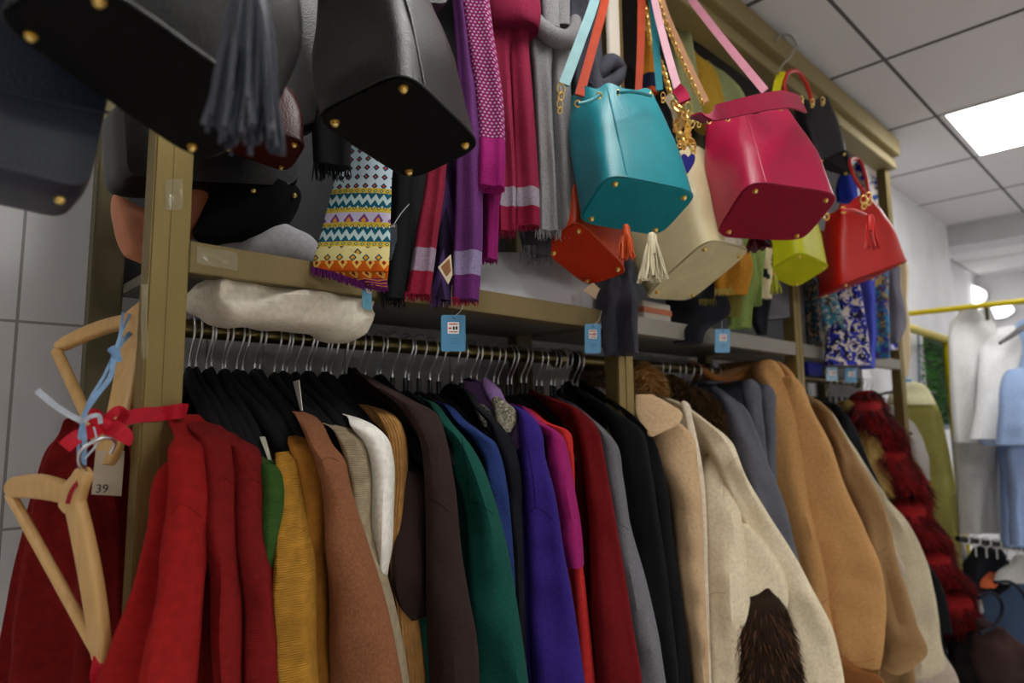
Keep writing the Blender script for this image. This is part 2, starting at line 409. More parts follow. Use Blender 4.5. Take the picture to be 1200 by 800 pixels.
# ------------------------------------------------------------------ shelving unit
rack = thing('shelving_unit', 'long gold metal shelving unit with clothes rails and a cornice', 'shelving unit', (1.58, .98, 0))
PX_ = [(.211, .2535), (1.082, 1.135), (1.942, 1.993), (2.905, 2.958)]
for x0, x1 in PX_:
    m = MB(); m.box((x0, .82, 0), (x1, .855, ZC+1.03), .002)
    xm = (x0+x1)/2
    m.box((xm-.0012, .8188, .02), (xm+.0012, .8205, ZC+1.0))
    m.build('post', POST, rack, smooth=False)
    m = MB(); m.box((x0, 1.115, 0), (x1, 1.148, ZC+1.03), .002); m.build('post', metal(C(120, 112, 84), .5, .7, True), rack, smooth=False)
BOARD = plain(C(112, 106, 98), .5)
ENDS = [.2535, 1.082, 1.135, 1.942, 1.993, 2.905]
for k in range(3):
    a, b = ENDS[2*k], ENDS[2*k+1]
    m = MB(); m.box((a, .826, ZC+.193), (b, 1.15, ZC+.207)); s = m.build('shelf', BOARD, rack, smooth=False)
    m = MB(); m.box((a, .82, ZC+.176), (b, .828, ZC+.214), .001); m.box((a, .828, ZC+.176), (b, .85, ZC+.179)); m.build('shelf_trim', metal(C(142, 124, 84), .5, .7, True) if k == 0 else metal(C(150, 145, 135), .5, .6, True), s, smooth=False)
    m = MB(); m.tube([(a, .98, ZC+.13), (b, .98, ZC+.13)], .0135, 16); r = m.build('rail', RAILM, rack)
    m = MB()
    for x in (a+.006, b-.006): m.tube([(x-.006, .98, ZC+.13), (x+.006, .98, ZC+.13)], .021, 16)
    m.build('rail_socket', RAILM, r)
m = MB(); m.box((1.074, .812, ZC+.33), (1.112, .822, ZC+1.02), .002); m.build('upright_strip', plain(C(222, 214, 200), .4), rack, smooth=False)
CORN = metal(C(168, 152, 106), .55, .45, True)
m = MB(); m.box((.2, .775, ZC+1.054), (2.96, .86, ZC+1.126), .003); m.box((.2, .80, ZC+1.028), (2.955, .86, ZC+1.054)); m.box((.2, .79, ZC+1.0), (2.95, .86, ZC+1.028), .002)
m.build('cornice', CORN, rack, smooth=False)
m = MB(); m.box((.256, 1.150, ZC+.214), (2.9, 1.162, ZC+1.1)); m.build('back_panel', plain(C(56, 56, 60), .6), rack, smooth=False)
m = MB(); m.box((.2, .86, ZC+1.09), (2.96, 1.16, ZC+1.10)); m.build('top_panel', plain(C(96, 94, 92), .6), rack, smooth=False)
# clear tape on the first post and shelf trim
m = MB(); TAPE = plain(C(214, 208, 186), .15, .8)
def tape(cs, Y, sd):
    m = MB(); rnd = random.Random(sd); (x0, y0, x1, y1) = cs; g = []
    for i in range(9):
        for j in range(5):
            p = P(x0+(x1-x0)*i/8+rnd.uniform(-1, 1)*(i in (0, 8)), y0+(y1-y0)*j/4+(x1-x0)*.167*i/8*(x1-x0 > 40)+rnd.uniform(-.5, .5), Y-.0012-rnd.random()*.0012)
            g.append(m.add(p))
    for i in range(8):
        for j in range(4): m.face((g[i*5+j], g[i*5+j+1], g[(i+1)*5+j+1], g[(i+1)*5+j]))
    return m.build('tape', TAPEM, rack, smooth=False)
def tapem():
    m, nt, b = newmat('clear_tape'); b.inputs['Base Color'].default_value = C(205, 195, 160); b.inputs['Roughness'].default_value = .12
    b.inputs['Alpha'].default_value = .38; return m
TAPEM = tapem()
tape((231, 288, 278, 309), .82, 1); tape((193, 210, 214, 246), .82, 2); tape((166, 333, 173, 420), .82, 3)
# ------------------------------------------------------------------ bags
CN = {'N': (-1, -1), 'R': (1, -1), 'F': (1, 1), 'L': (-1, 1)}
def rodr(a, b):
    e = Vector((a, b, 0)); th = e.length
    return Matrix.Rotation(th, 3, e.normalized()) if th > 1e-9 else Matrix.Identity(3)
class Bag:
    """four base corners and four top corners in the place; walls run between them"""
    def __init__(s, q, w, k, base, top, hx=0):
        x, y, z, a, b, yaw, d, h, sc_ = q
        M = Matrix.Rotation(yaw, 3, 'Z') @ rodr(a, b); o = Vector((x, y, z))
        s.c = {}
        for t, px in ((0, base), (1, top)):
            for n, (sx, sy) in CN.items():
                f = sc_ if t else 1
                v = o+M@Vector((sx*w/2*f, sy*d/2*f, (h+hx) if t else 0))
                s.c[n, t] = (v*k, v)
        for t, px in ((0, base), (1, top)):
            dx = Vector((0, 0, 0)); nn = 0; W = {}
            for n in CN:
                v = EYE+s.c[n, t][0]
                if n in px:
                    W[n] = PD(px[n][0], px[n][1], dep(v)); dx += W[n]-v; nn += 1
            for n in CN:
                if n not in W: W[n] = EYE+s.c[n, t][0]+(dx/nn if nn else Vector((0, 0, 0)))
            for n in CN: s.c[n, t] = W[n]
    def at(s, u, v, t):
        def q(t_):
            c = s.c; return (c['N', t_]*(1-u)*(1-v)+c['R', t_]*(1+u)*(1-v)+c['F', t_]*(1+u)*(1+v)+c['L', t_]*(1-u)*(1+v))/4
        return q(0).lerp(q(1), t)
    def up(s): return (s.at(0, 0, 1)-s.at(0, 0, 0)).normalized()
    def down(s):
        n = (s.at(1, 0, 0)-s.at(-1, 0, 0)).cross(s.at(0, 1, 0)-s.at(0, -1, 0)).normalized()
        return -n if n.dot(s.up()) > 0 else n
def sqr(a, e):
    c, n = math.cos(a), math.sin(a)
    return math.copysign(abs(c)**e, c), math.copysign(abs(n)**e, n)
def bucket(name, label, col, q, w, k, base, top, group='leather bags hung along the cornice', cat='handbag', pinch=.16, bulge=.05, base_col=None, feet=True, seam=None, curve=True, rough=.36, hx=0, seed=1, foot_r=.0042, lower=None, band=True, spec=.5):
    B = Bag(q, w, k, base, top, hx)
    L = leather(col, rough, spec=spec)
    t = thing(name, label, cat, B.at(0, 0, 0), group)
    n = 72; T = 22; rings = []
    ctr = B.at(0, 0, .4)
    for i in range(T+1):
        tt = i/T; ring = []
        for j in range(n):
            a = 2*PI*(j+.5)/n; u, v = sqr(a, .36 if tt < .5 else .36+.5*(tt-.5))
            f = 1+bulge*math.sin(PI*min(1, tt*1.1))
            if tt > .68: f *= 1-pinch*((tt-.68)/.32)**1.6*(.5+.5*math.cos(6*a+seed))
            p = B.at(u*f, v*f, tt)
            p += (p-ctr).normalized()*.003*nz(p-EYE, 16, seed)
            if tt > .8: p += B.up()*(.006*math.sin(6*a+seed)*(tt-.8)/.2)
            ring.append(p)
        rings.append(ring)
    # inner lip
    for s_, d in ((.955, 0), (.93, .05), (.9, .14)):
        rings.append([B.at(0, 0, 1-d).lerp(p, s_)-B.up()*0 if d == 0 else (B.at(0, 0, 1).lerp(p, s_)-B.up()*d*.3) for p in rings[T]])
    m = MB(); m.loft(rings, cap=(True, True)); m.build('body', L, t)
    dn = B.down()
    m = MB(); r0 = [B.at(u*.985, v*.985, 0)+dn*.0015 for u, v in (sqr(2*PI*(j+.5)/n, .36) for j in range(n))]
    r1 = [p+dn*.0012 for p in r0]; m.loft([r0, r1]); m.build('base', leather(base_col or col, rough+.3, spec=.15), t)
    m = MB(); m.tube([B.at(u*1.006, v*1.006, 0.004) for u, v in (sqr(2*PI*(j+.5)/n, .36) for j in range(n))], .0019, 6, closed_path=True); m.build('piping', L, t)
    if feet:
        for su, sv in ((-1, -1), (1, -1), (1, 1), (-1, 1)):
            c = B.at(su*.76, sv*.74, 0)+dn*.003
            m = MB(); m.tube([c-dn*.002, c+dn*.001], foot_r*1.25, 12); m.ball(c+dn*.002, foot_r, 12); m.build('foot', GOLD, t)
    f = lambda a, tt, o=1.0: B.at(*(x*(1+bulge*math.sin(PI*min(1, tt*1.1)))*o*(1-(pinch*((tt-.68)/.32)**1.6*(.5+.5*math.cos(6*a+seed)) if tt > .68 else 0)) for x in sqr(a, .36 if tt < .5 else .36+.5*(tt-.5))), tt)
    if seam is not None:
        for sa, sb in seam:
            m = MB(); pp = []
            for i in range(21):
                tt = i/20; u = sa+(sb-sa)*tt; e = .36 if tt < .5 else .36+.5*(tt-.5); c_ = abs(u)**(1/e); a = math.atan2(-math.sqrt(max(0, 1-c_*c_)), math.copysign(c_, u))
                pp.append(f(a % (2*PI), tt, 1.004))
            m.tube(pp, .0015, 6); m.build('seam', L, t)
    if lower:
        m = MB(); a0, a1, h0, h1 = lower
        m.tube([f(a0+(a1-a0)*i/24, h0+(h1-h0)*math.sin(PI/2*i/24)**.8, 1.003) for i in range(25)], .0008, 5); m.build('seam', L, t)
    return t, B, f, L
def feet_row(): pass
def tassel(t, col, top, L, n, r, seed, name='tassel', spread=.35, dirn=Vector((0, 0, -1)), rough=.4, wf=.42):
    top = Vector(top); rnd = random.Random(seed); m = MB()
    for i in range(n):
        a = rnd.uniform(0, 2*PI); q = math.sqrt(rnd.random())*r
        o = Vector((math.cos(a)*q, math.sin(a)*q, 0)); sp = 1+spread*2
        l = L*rnd.uniform(.86, 1.03)
        pts = [top+o*.5, top+o+dirn*l*.3, top+o*(1+spread)+dirn*l*.65+Vector((rnd.uniform(-1, 1), rnd.uniform(-1, 1), 0))*r*.15, top+o*sp+dirn*l+Vector((rnd.uniform(-1, 1), rnd.uniform(-1, 1), 0))*r*.3]
        m.strip([Vector(p) for p in cr_interp(pts, 8)], r*wf, r*.13, side=Vector((math.cos(a+1), math.sin(a+1), .1)))
    o = m.build(name, leather(col, rough), t)
    m = MB(); m.tube([top+Vector((0, 0, .016)), top+Vector((0, 0, .01)), top-Vector((0, 0, .02))], [r*.35, r*.62, r*.72], 12); m.build('tassel_cap', leather(col, rough), o)
    return o
def ringpath(c, r, nrm, n=18, sx=1):
    nrm = Vector(nrm).normalized(); a = Vector((0, 0, 1)) if abs(nrm.z) < .9 else Vector((1, 0, 0))
    u = nrm.cross(a).normalized(); v = nrm.cross(u)
    return [Vector(c)+u*r*math.cos(2*PI*i/n)*sx+v*r*math.sin(2*PI*i/n) for i in range(n)]
def grommet(t, c, nrm, r=.005):
    m = MB(); m.tube(ringpath(c, r, nrm), r*.34, 6, closed_path=True); return m.build('grommet', GOLD, t)
def clasp(t, c, r=.008, seed=0):
    m = MB(); c = Vector(c); n = (c-EYE).normalized()
    m.tube(ringpath(c, r, n+Vector((.4, 0, .2)), sx=.7), r*.2, 6, closed_path=True)
    m.tube(ringpath(c-Vector((0, 0, r*1.6)), r*.75, n+Vector((-.6, .3, 0)), sx=.8), r*.22, 6, closed_path=True)
    m.tube([c-Vector((0, 0, r*.6)), c-Vector((0, 0, r*1.2))], r*.3, 8)
    return m.build('clasp', GOLD, t)
def chain(t, path, pitch, r, name='chain'):
    m = MB(); path = [Vector(p) for p in path]; P2 = cr_interp(path, 200)
    acc = 0; k = 0; last = Vector(P2[0])
    for a, b in zip(P2, P2[1:]):
        acc += math.dist(a, b)
        if acc >= pitch:
            acc = 0; tdir = (Vector(b)-Vector(a)).normalized(); k += 1
            s = tdir.cross(Vector((.3, 1, .2))).normalized(); s2 = tdir.cross(s)
            nrm = s if k % 2 else s2
            o = nrm.cross(tdir)
            m.tube([Vector(b)+tdir*(pitch*.78*math.cos(2*PI*i/10))+o*(r*math.sin(2*PI*i/10)) for i in range(10)], r*.36, 5, closed_path=True)
    return m.build(name, GOLD, t)
def pxs(pts): return [P(*p) for p in pts]
def strap(t, pts, wpx, col, th=.003, name='strap', n=24, rough=.6):
    R = [P(*p) for p in cr_interp(pts, n)]
    wid = [wpx*dep(p)/FPX for p in R] if not isinstance(wpx, (list, tuple)) else [ (wpx[0]+(wpx[1]-wpx[0])*i/(n-1))*dep(p)/FPX for i, p in enumerate(R)]
    m = MB(); m.strip(R, wid, th); return m.build(name, leather(col, rough, spec=.2), t)
TEAL = C(20, 130, 142); RASP = C(164, 18, 62); BLK = C(8, 8, 9); ORG = C(190, 60, 14); CRM = C(205, 192, 150); LIME = C(190, 192, 16); RED = C(196, 26, 18)
HK = (772, -70, .79)
# teal bucket bag
t, B, f, L = bucket('bucket_bag', 'teal leather drawstring bucket bag with four gold feet', TEAL,
    (1.0143, .7143, .398, -.297, .0323, -.3121, .1281, .2648, .7737), .20, .9,
    dict(L=(675.5, 259), N=(712, 203), R=(819, 225), F=(773, 276)), dict(L=(655, 109), N=(704, 97), R=(775, 106)),
    seam=[(-.58, -.74)], seed=2, pinch=.10)
strap(t, [(708, -60, .70), (697, 0, .68), (680, 48, .655), (661, 99, .625)], (10, 13), C(118, 156, 160))  # pale gloss highlight put into the strap colour
strap(t, [(755, -60, .75), (764, 0, .745), (767, 33, .74), (773, 106, .70)], 8, C(20, 110, 120))
clasp(t, P(657, 104, .615), .0075); clasp(t, P(656, 122, .615), .006)
clasp(t, P(777, 112, .68), .006)
for (gx, gy) in ((677, 121.5), (702, 112)):
    grommet(t, P(gx, gy, .598), Vector((-.5, -.8, -.3)), .0042)
for (gx, gy) in ((725, 108), (763, 111)):
    grommet(t, P(gx, gy, .625), Vector((.1, -.9, -.3)), .004)
m = MB(); m.tube(pxs([(677, 122, .597), (684, 121, .592), (693, 118, .592), (702, 112, .597)]), .0032, 8)
m.build('drawcord', L, t); m = MB(); m.tube(pxs([(724, 108, .62), (738, 107, .613), (752, 109, .613), (763, 112, .62)]), .0034, 8); m.build('drawcord', L, t)
# raspberry bucket bag
t, B, f, L = bucket('bucket_bag', 'raspberry pink leather bucket bag with its wide strap folded across the rim', RASP,
    (1.2773, .5641, .4037, -.3418, .0323, -.5349, .1464, .2379, .7887), .20, 1.0,
    dict(L=(836, 277), N=(877, 211), R=(986, 227), F=(940, 282)), dict(L=(811, 147), N=(868, 130), R=(941, 127)),
    seam=[(-.62, -.76)], seed=4, pinch=.10, base_col=C(140, 12, 44))
m = MB(); R = [P(*p) for p in cr_interp([(816, 140, .52), (834, 134, .485), (866, 126, .46), (900, 119, .457), (924, 117, .47), (940, 122, .51)], 30)]
m.strip(R, [(18+5*i/29)*dep(p)/FPX for i, p in enumerate(R)], .004, side=Vector((.35, 1, -.1)).normalized()); m.build('strap', leather(C(150, 14, 56), .5, spec=.25), t)
strap(t, [(790, -30, .76), (811, 0, .73), (850, 50, .65), (897, 107, .54)], (8, 9), C(190, 128, 144))  # strap paled so its colour carries the gloss highlight
strap(t, [(757, -60, .76), (767, 0, .73), (779, 50, .70), (794, 103, .66)], (7, 9), C(206, 160, 172))  # gloss highlight mixed into this pale pink
strap(t, [(793, 103, .659), (799, 110, .65), (803, 119, .64)], 13, RASP, .006, 'strap_tab')
for c, r in (((806, 126, .62), .009), ((811, 138, .60), .008), ((819, 140, .57), .006)): clasp(t, P(*c), r)
for (gx, gy, gY) in ((831, 142, .50), (853, 139, .485), (915, 127, .49)): grommet(t, P(gx, gy, gY), Vector((-.4, -.9, -.2)), .0036)
tassel(t, C(88, 8, 34), P(886, 278, .66), .03, 26, .018, 5)
# black bucket bag on the left
t, B, f, L = bucket('bucket_bag', 'black pebbled leather bucket bag hanging beside the patterned and plum scarves', BLK,
    (.48, .7079, .382, -.229, .0236, .3758, .1442, .1813, .7298), .20, .85,
    dict(L=(362, 136), N=(474, 80), R=(566, 170), F=(480, 211)), dict(L=(352, -8), N=(462, -55), R=(512, -12)), hx=.03,
    seam=[(-.55, -.8)], seed=1, rough=.36, spec=.42)
strap(t, [(380, -40, .55), (400, -80, .62)], 12, BLK)
# big front black bag with grey-black tassel
t, B, f, L = bucket('bucket_bag', 'large black leather bag with a long tassel, nearest of the dark bags', BLK,
    (.2176, .8822, .433, -.0951, .1942, .3657, .1554, .2269, 1.0529), .28, .6,
    dict(L=(-14, 18), N=(96, -36), R=(328, 130), F=(238, 192)), dict(R=(378, -24)), seed=3, rough=.36, spec=.42, bulge=.13, foot_r=.0034, seam=[(.3, .3)])
tp = P(293, -14, .43)
tassel(t, C(66, 70, 82), tp, .112, 70, .015, 8, spread=.3, rough=.34, wf=.24)
# dark red bag behind
t, B, f, L = bucket('bucket_bag', 'dark brick red bag half hidden between the black bags', C(64, 14, 8),
    (.6694, 1.6456, .7185, -.0524, .1521, -.2987, .1869, .2624, .8304), .20, .5,
    dict(L=(258, 172), F=(337, 201), R=(360, 165)), dict(R=(352, 96), F=(332, 120)), seed=5, foot_r=.003)
# cream bag
t, B, f, L = bucket('bucket_bag', 'cream leather bag with a cream tassel, hanging under the teal bag', CRM,
    (1.369, .7949, .3383, -.3842, -.0494, .0029, .2044, .2659, 1.1117), .20, .93,
    dict(L=(753, 348), N=(828, 279), R=(881, 292), F=(808, 352)), dict(L=(690, 230), N=(800, 160)), seed=6, rough=.42)
tassel(t, C(216, 206, 172), P(764, 284, .60), .064, 46, .0135, 11, spread=.35, wf=.34)
# orange bag
t, B, f, L = bucket('bucket_bag', 'burnt orange leather bag with an orange tassel, behind the teal bag', ORG,
    (1.1624, .9666, .3723, -.1537, .2764, .0392, .115, .3339, .8027), .20, .8,
    dict(L=(637, 294), N=(675, 256), R=(737, 318), F=(688, 334)), dict(N=(676, 130), R=(745, 140)), seed=7, base_col=C(178, 44, 10))
tassel(t, C(214, 80, 22), P(734, 274, .63), .044, 30, .0105, 12, spread=.15, wf=.34)
strap(t, [(716, -60, .78), (709, 0, .76), (696, 50, .74), (679, 112, .72)], (9, 11), C(168, 54, 16))
strap(t, [(753, -60, .78), (752, 0, .77), (751, 50, .76), (748, 112, .75)], (10, 8), C(160, 54, 18))
# lime bag
t, B, f, L = bucket('bucket_bag', 'lime yellow leather bag under the raspberry bag', LIME,
    (2.2341, .92, .4937, -.3027, .1257, -.1549, .1402, .25, .8889), .18, .8,
    dict(L=(897, 320), N=(937, 294), R=(974, 311), F=(932, 337)), dict(R=(955, 235), L=(893, 250)), seed=8, rough=.42, foot_r=.0036)
tassel(t, C(176, 182, 20), P(908, 330, .70), .03, 18, .010, 13)
# small black bag on the cornice hook
t, B, f, L = bucket('bucket_bag', 'small black leather bag with a red handle, hanging on the wire hook', C(34, 35, 40),
    (2.6284, .9416, .9892, -.2534, -.0501, -.6367, .1029, .2667, .8293), .18, .75,
    dict(L=(938, 190), N=(962, 187), R=(992, 174), F=(998, 208)), dict(N=(938, 117), R=(976, 112)), seed=9, rough=.38, foot_r=.0042)
m = MB(); m.tube([P(*p) for p in cr_interp([(921, 112, .70), (919, 95, .70), (924, 85, .70), (933, 83, .70), (942, 93, .70), (952, 119, .70)], 24)], .006, 8); m.build('handle', leather(C(200, 34, 18)), t)
for c in ((921, 113), (939, 116), (952, 119), (964, 117)): clasp(t, P(c[0], c[1], .675), .007)
# red bags
t, B, f, L = bucket('bucket_bag', 'bright red leather bag with a red tassel, last of the hanging bags', RED,
    (2.1782, .7084, .4176, .0295, -.2258, -.6933, .1923, .2327, .6494), .22, .95,
    dict(L=(955, 350), N=(984, 334), R=(1070, 302), F=(1024, 325)), dict(L=(961, 258), N=(983, 240), R=(1027, 222)), seed=10, foot_r=.0042, pinch=.2, base_col=C(150, 24, 14))
m = MB(); m.tube([P(*p) for p in cr_interp([(1018, 228, .56), (1014, 205, .60), (1004, 186, .64), (998, 186, .64), (1000, 205, .62), (1012, 225, .57)], 30)], .005, 8); m.build('handle', leather(C(186, 30, 24)), t)
for c in ((1012, 234, .54), (1018, 230, .56)): clasp(t, P(*c), .01)
for c in ((968, 254, .55), (988, 246, .53)): grommet(t, P(*c), Vector((-.6, -.8, 0)), .007)
m = MB(); m.tube(pxs([(985, 246, .50), (1000, 246, .49), (1014, 252, .485)]), .004, 8); m.build('drawcord', L, t)
tassel(t, RED, P(1020, 260, .46), .058, 26, .013, 14, spread=.15, wf=.34)
t, B, f, L = bucket('bucket_bag', 'dark red bag underside showing below the bright red bag', C(150, 26, 12),
    (2.1782, .7084, .4176, .0295, -.2258, -.6933, .1923, .2327, .6494), .22, 1.12,
    dict(L=(942, 352), N=(958, 338), R=(1000, 322), F=(986, 332)), dict(L=(948, 280), N=(962, 270), R=(990, 262)), seed=11, feet=False)
# navy tote at the far left
def boxbag(label, col, name, pf, Yf, pb, seed, feet=(), rough=.4, group='leather bags hung along the cornice', cat='handbag', seamy=None):
    """pf: front outline (tl, tr, br, bl) with distances; pb: depth vector"""
    c = [P(*p) for p in pf]; t = thing(name, label, cat, (c[2]+c[3])/2, group); d = Vector(pb); m = MB(); n = 40; rings = []
    S = lambda u, v: (c[0]*(1-u)+c[1]*u)*(1-v)+(c[3]*(1-u)+c[2]*u)*v
    for i in range(9):
        k = -1+2*i/8; sh = 1-.07*abs(k)**4; r = []
        for j in range(n):
            u, v = sqr(2*PI*(j+.5)/n, .22); r.append(S(.5+.5*u*sh, .5+.5*v*sh)+d*(.5+.5*k*(1-.0)))
        rings.append(r)
    m.loft(rings); m.build('body', leather(col, rough), t)
    if seamy is not None:
        m = MB(); m.tube([S(i/12, seamy)-d*.012 for i in range(13)], .0014, 6); m.build('seam', leather(col, rough), t)
    for fx in feet:
        p = P(*fx); m = MB(); m.ball(p, .004, 10); m.build('foot', GOLD, t)
    return t
boxbag('navy leather tote with a seam near its base, in front of the white tiles', C(34, 40, 56), 'tote_bag', [(-90, -60, .60), (160, -20, .60), (107, 233, .60), (-60, 190, .60)], 0, (.0, .10, .0), 1, feet=[(70, 234, .61)], seamy=.62)
boxbag('wide black leather bag hanging behind the gold post', C(10, 10, 11), 'shoulder_bag', [(135, 110, .90), (352, 120, .90), (356, 222, .90), (141, 211, .90)], 0, (0, .1, 0), 2, feet=[(297, 224, .905), (345, 229, .905)])
boxbag('dark grey leather bag behind the lime bag', C(70, 68, 76), 'shoulder_bag', [(893, 290, .83), (946, 290, .83), (944, 372, .83), (896, 378, .83)], 0, (0, .08, 0), 3)
boxbag('black leather bag corner above the dotted magenta scarf', C(22, 22, 24), 'shoulder_bag', [(478, -90, .70), (540, -90, .70), (527, 8, .70), (470, 4, .70)], 0, (0, .05, 0), 4, feet=[(500, 4, .698)])
boxbag('added black bag shape standing in for the dark gap between the two large black bags', C(8, 8, 9), 'shoulder_bag', [(322, -70, .80), (384, -70, .80), (380, 150, .80), (330, 150, .80)], 0, (0, .05, 0), 5)  # added block, its black stands in for the dark gap
# chains and loose straps of the bags
t = thing('chain_strap', 'gold chain strap with a peach leather strip between the teal and raspberry bags', 'bag strap', P(823, 122, .72))
chain(t, pxs([(766, -40, .77), (772, 2, .76), (790, 50, .74), (824, 124, .70)]), .0078, .0048)
strap(t, [(768, -40, .78), (775, 0, .77), (797, 55, .75), (828, 120, .71)], (8, 7), C(196, 146, 110))
t = thing('chain_strap', 'gold chain bundle with a blue heart charm beside the teal bag', 'bag strap', P(800, 170, .66))
chain(t, pxs([(748, -40, .79), (757, 20, .78), (763, 52, .77), (775, 75, .74), (785, 110, .72), (795, 140, .70), (798, 168, .68)]), .0085, .0055)
chain(t, pxs([(786, 118, .70), (800, 134, .68), (806, 152, .67), (800, 172, .66)]), .011, .0075)
chain(t, pxs([(792, 140, .69), (797, 158, .67), (810, 166, .66), (812, 176, .66)]), .011, .0075)
for c in ((800, 128, .66), (806, 150, .655), (796, 162, .655), (812, 172, .655)): clasp(t, P(*c), .008)
m = MB(); c = P(806, 190, .655); hr = []
for k in (-.003, .003):
    hr.append([c+RT*(.0125*math.sin(2*PI*i/40)**3)*1.1+UP*(.011*(.95*math.cos(2*PI*i/40)-.4*math.cos(4*PI*i/40)-.15*math.cos(6*PI*i/40)))*1.7+FW*k for i in range(40)])
m.loft(hr); m.build('charm', leather(C(34, 34, 130), .25), t)
strap(t, [(782, 112, .71), (791, 128, .70), (796, 150, .69)], 10, C(206, 196, 166))
# wire hook on the cornice with a yellow strap loop
t = thing('hook', 'silver wire hook over the cornice holding the small black bag', 'hook', P(912, 84, .70))
m = MB(); m.tube([P(*p) for p in cr_interp([(911, 86, .70), (917, 76, .71), (929, 62, .72), (932, 50, .74), (926, 42, .765), (915, 42, .77), (908, 48, .772)], 30)], .0028, 8); m.build('wire', metal(C(190, 188, 178), .3), t)
strap(t, [(916, 84, .70), (912, 96, .705), (909, 110, .71)], 9, C(214, 204, 20), name='strap_loop')
# ------------------------------------------------------------------ hangers
RZ = ZC+.13
def velvet_hanger(label, group):
    t = thing('coat_hanger', label, 'hanger', (0, 0, 0), group)
    m = MB(); rings = []; n = 14; N = 41
    for i in range(N):
        y = -.2+.4*i/(N-1); a = abs(y)/.2
        z = -.083-.115*a**1.45*1.0+.012*math.exp(-(a/.12)**2)
        w = .0045+.007*math.sin(min(1, a*1.25)*PI/2)*(1 if a < .93 else max(.25, (1-a)/.07)); h = .0125+.008*a*(1-a)+.005*math.exp(-(a/.15)**2)
        if a > .93: h *= max(.3, (1-a)/.07)
        rings.append([Vector((w*math.cos(2*PI*j/n), y, z+h*math.sin(2*PI*j/n))) for j in range(n)])
    m.loft(rings); m.build('arms', BLACKVEL, t)
    m = MB(); m.tube([(0, 0, -.070), (0, 0, -.057)], .0046, 10); m.build('neck', BLACKPL, t)
    m = MB(); hook_path(m); m.build('hook', STEEL, t)
    return t
def hook_path(m, r=.0017):
    pts = [(0, 0, -.066), (0, 0, -.046), (0, .004, -.036)]
    for i in range(17):
        a = math.radians(-42-i*14.0)
        pts.append((0, -.0165*math.cos(a-.0)*1.0, .0+.0165*math.sin(-a)*1.0-.0))
    # swan-neck: neck rises at the front, loops over the rail and ends behind it
    pts = [(0, 0, -.066), (0, 0, -.048), (0, -.006, -.036), (0, -.0155, -.020), (0, -.0205, -.004), (0, -.0180, .010), (0, -.009, .0185), (0, .002, .0195), (0, .012, .0155), (0, .0185, .006), (0, .0195, -.006)]
    m.tube([Vector(p) for p in cr_interp(pts, 30)], r, 8)
HP = {}
def hanger_at(x, tw, label, group, kind='velvet', dz=0):
    key = kind
    if key not in HP:
        HP[key] = velvet_hanger(label, group) if kind == 'velvet' else wire_hanger(label, group)
        o = HP[key]
    else: o = copy_tree(HP[key])
    o.location = (x, .98, RZ+dz); o.rotation_euler = (0, 0, tw)
    tag(o, label, 'hanger', group); return o
def wire_hanger(label, group):
    t = thing('coat_hanger', label, 'hanger', (0, 0, 0), group)
    m = MB(); pts = []
    for i in range(21):
        y = -.16+.32*i/20; a = abs(y)/.16; pts.append(Vector((0, y, -.085-.125*a**1.3)))
    m.tube(pts, .0048, 8); m.build('arms', BLACKPL, t)
    m = MB(); m.tube([(0, 0, -.085), (0, 0, -.06)], .0045, 10); m.build('neck', BLACKPL, t)
    m = MB(); hook_path(m); m.build('hook', STEEL, t); return t
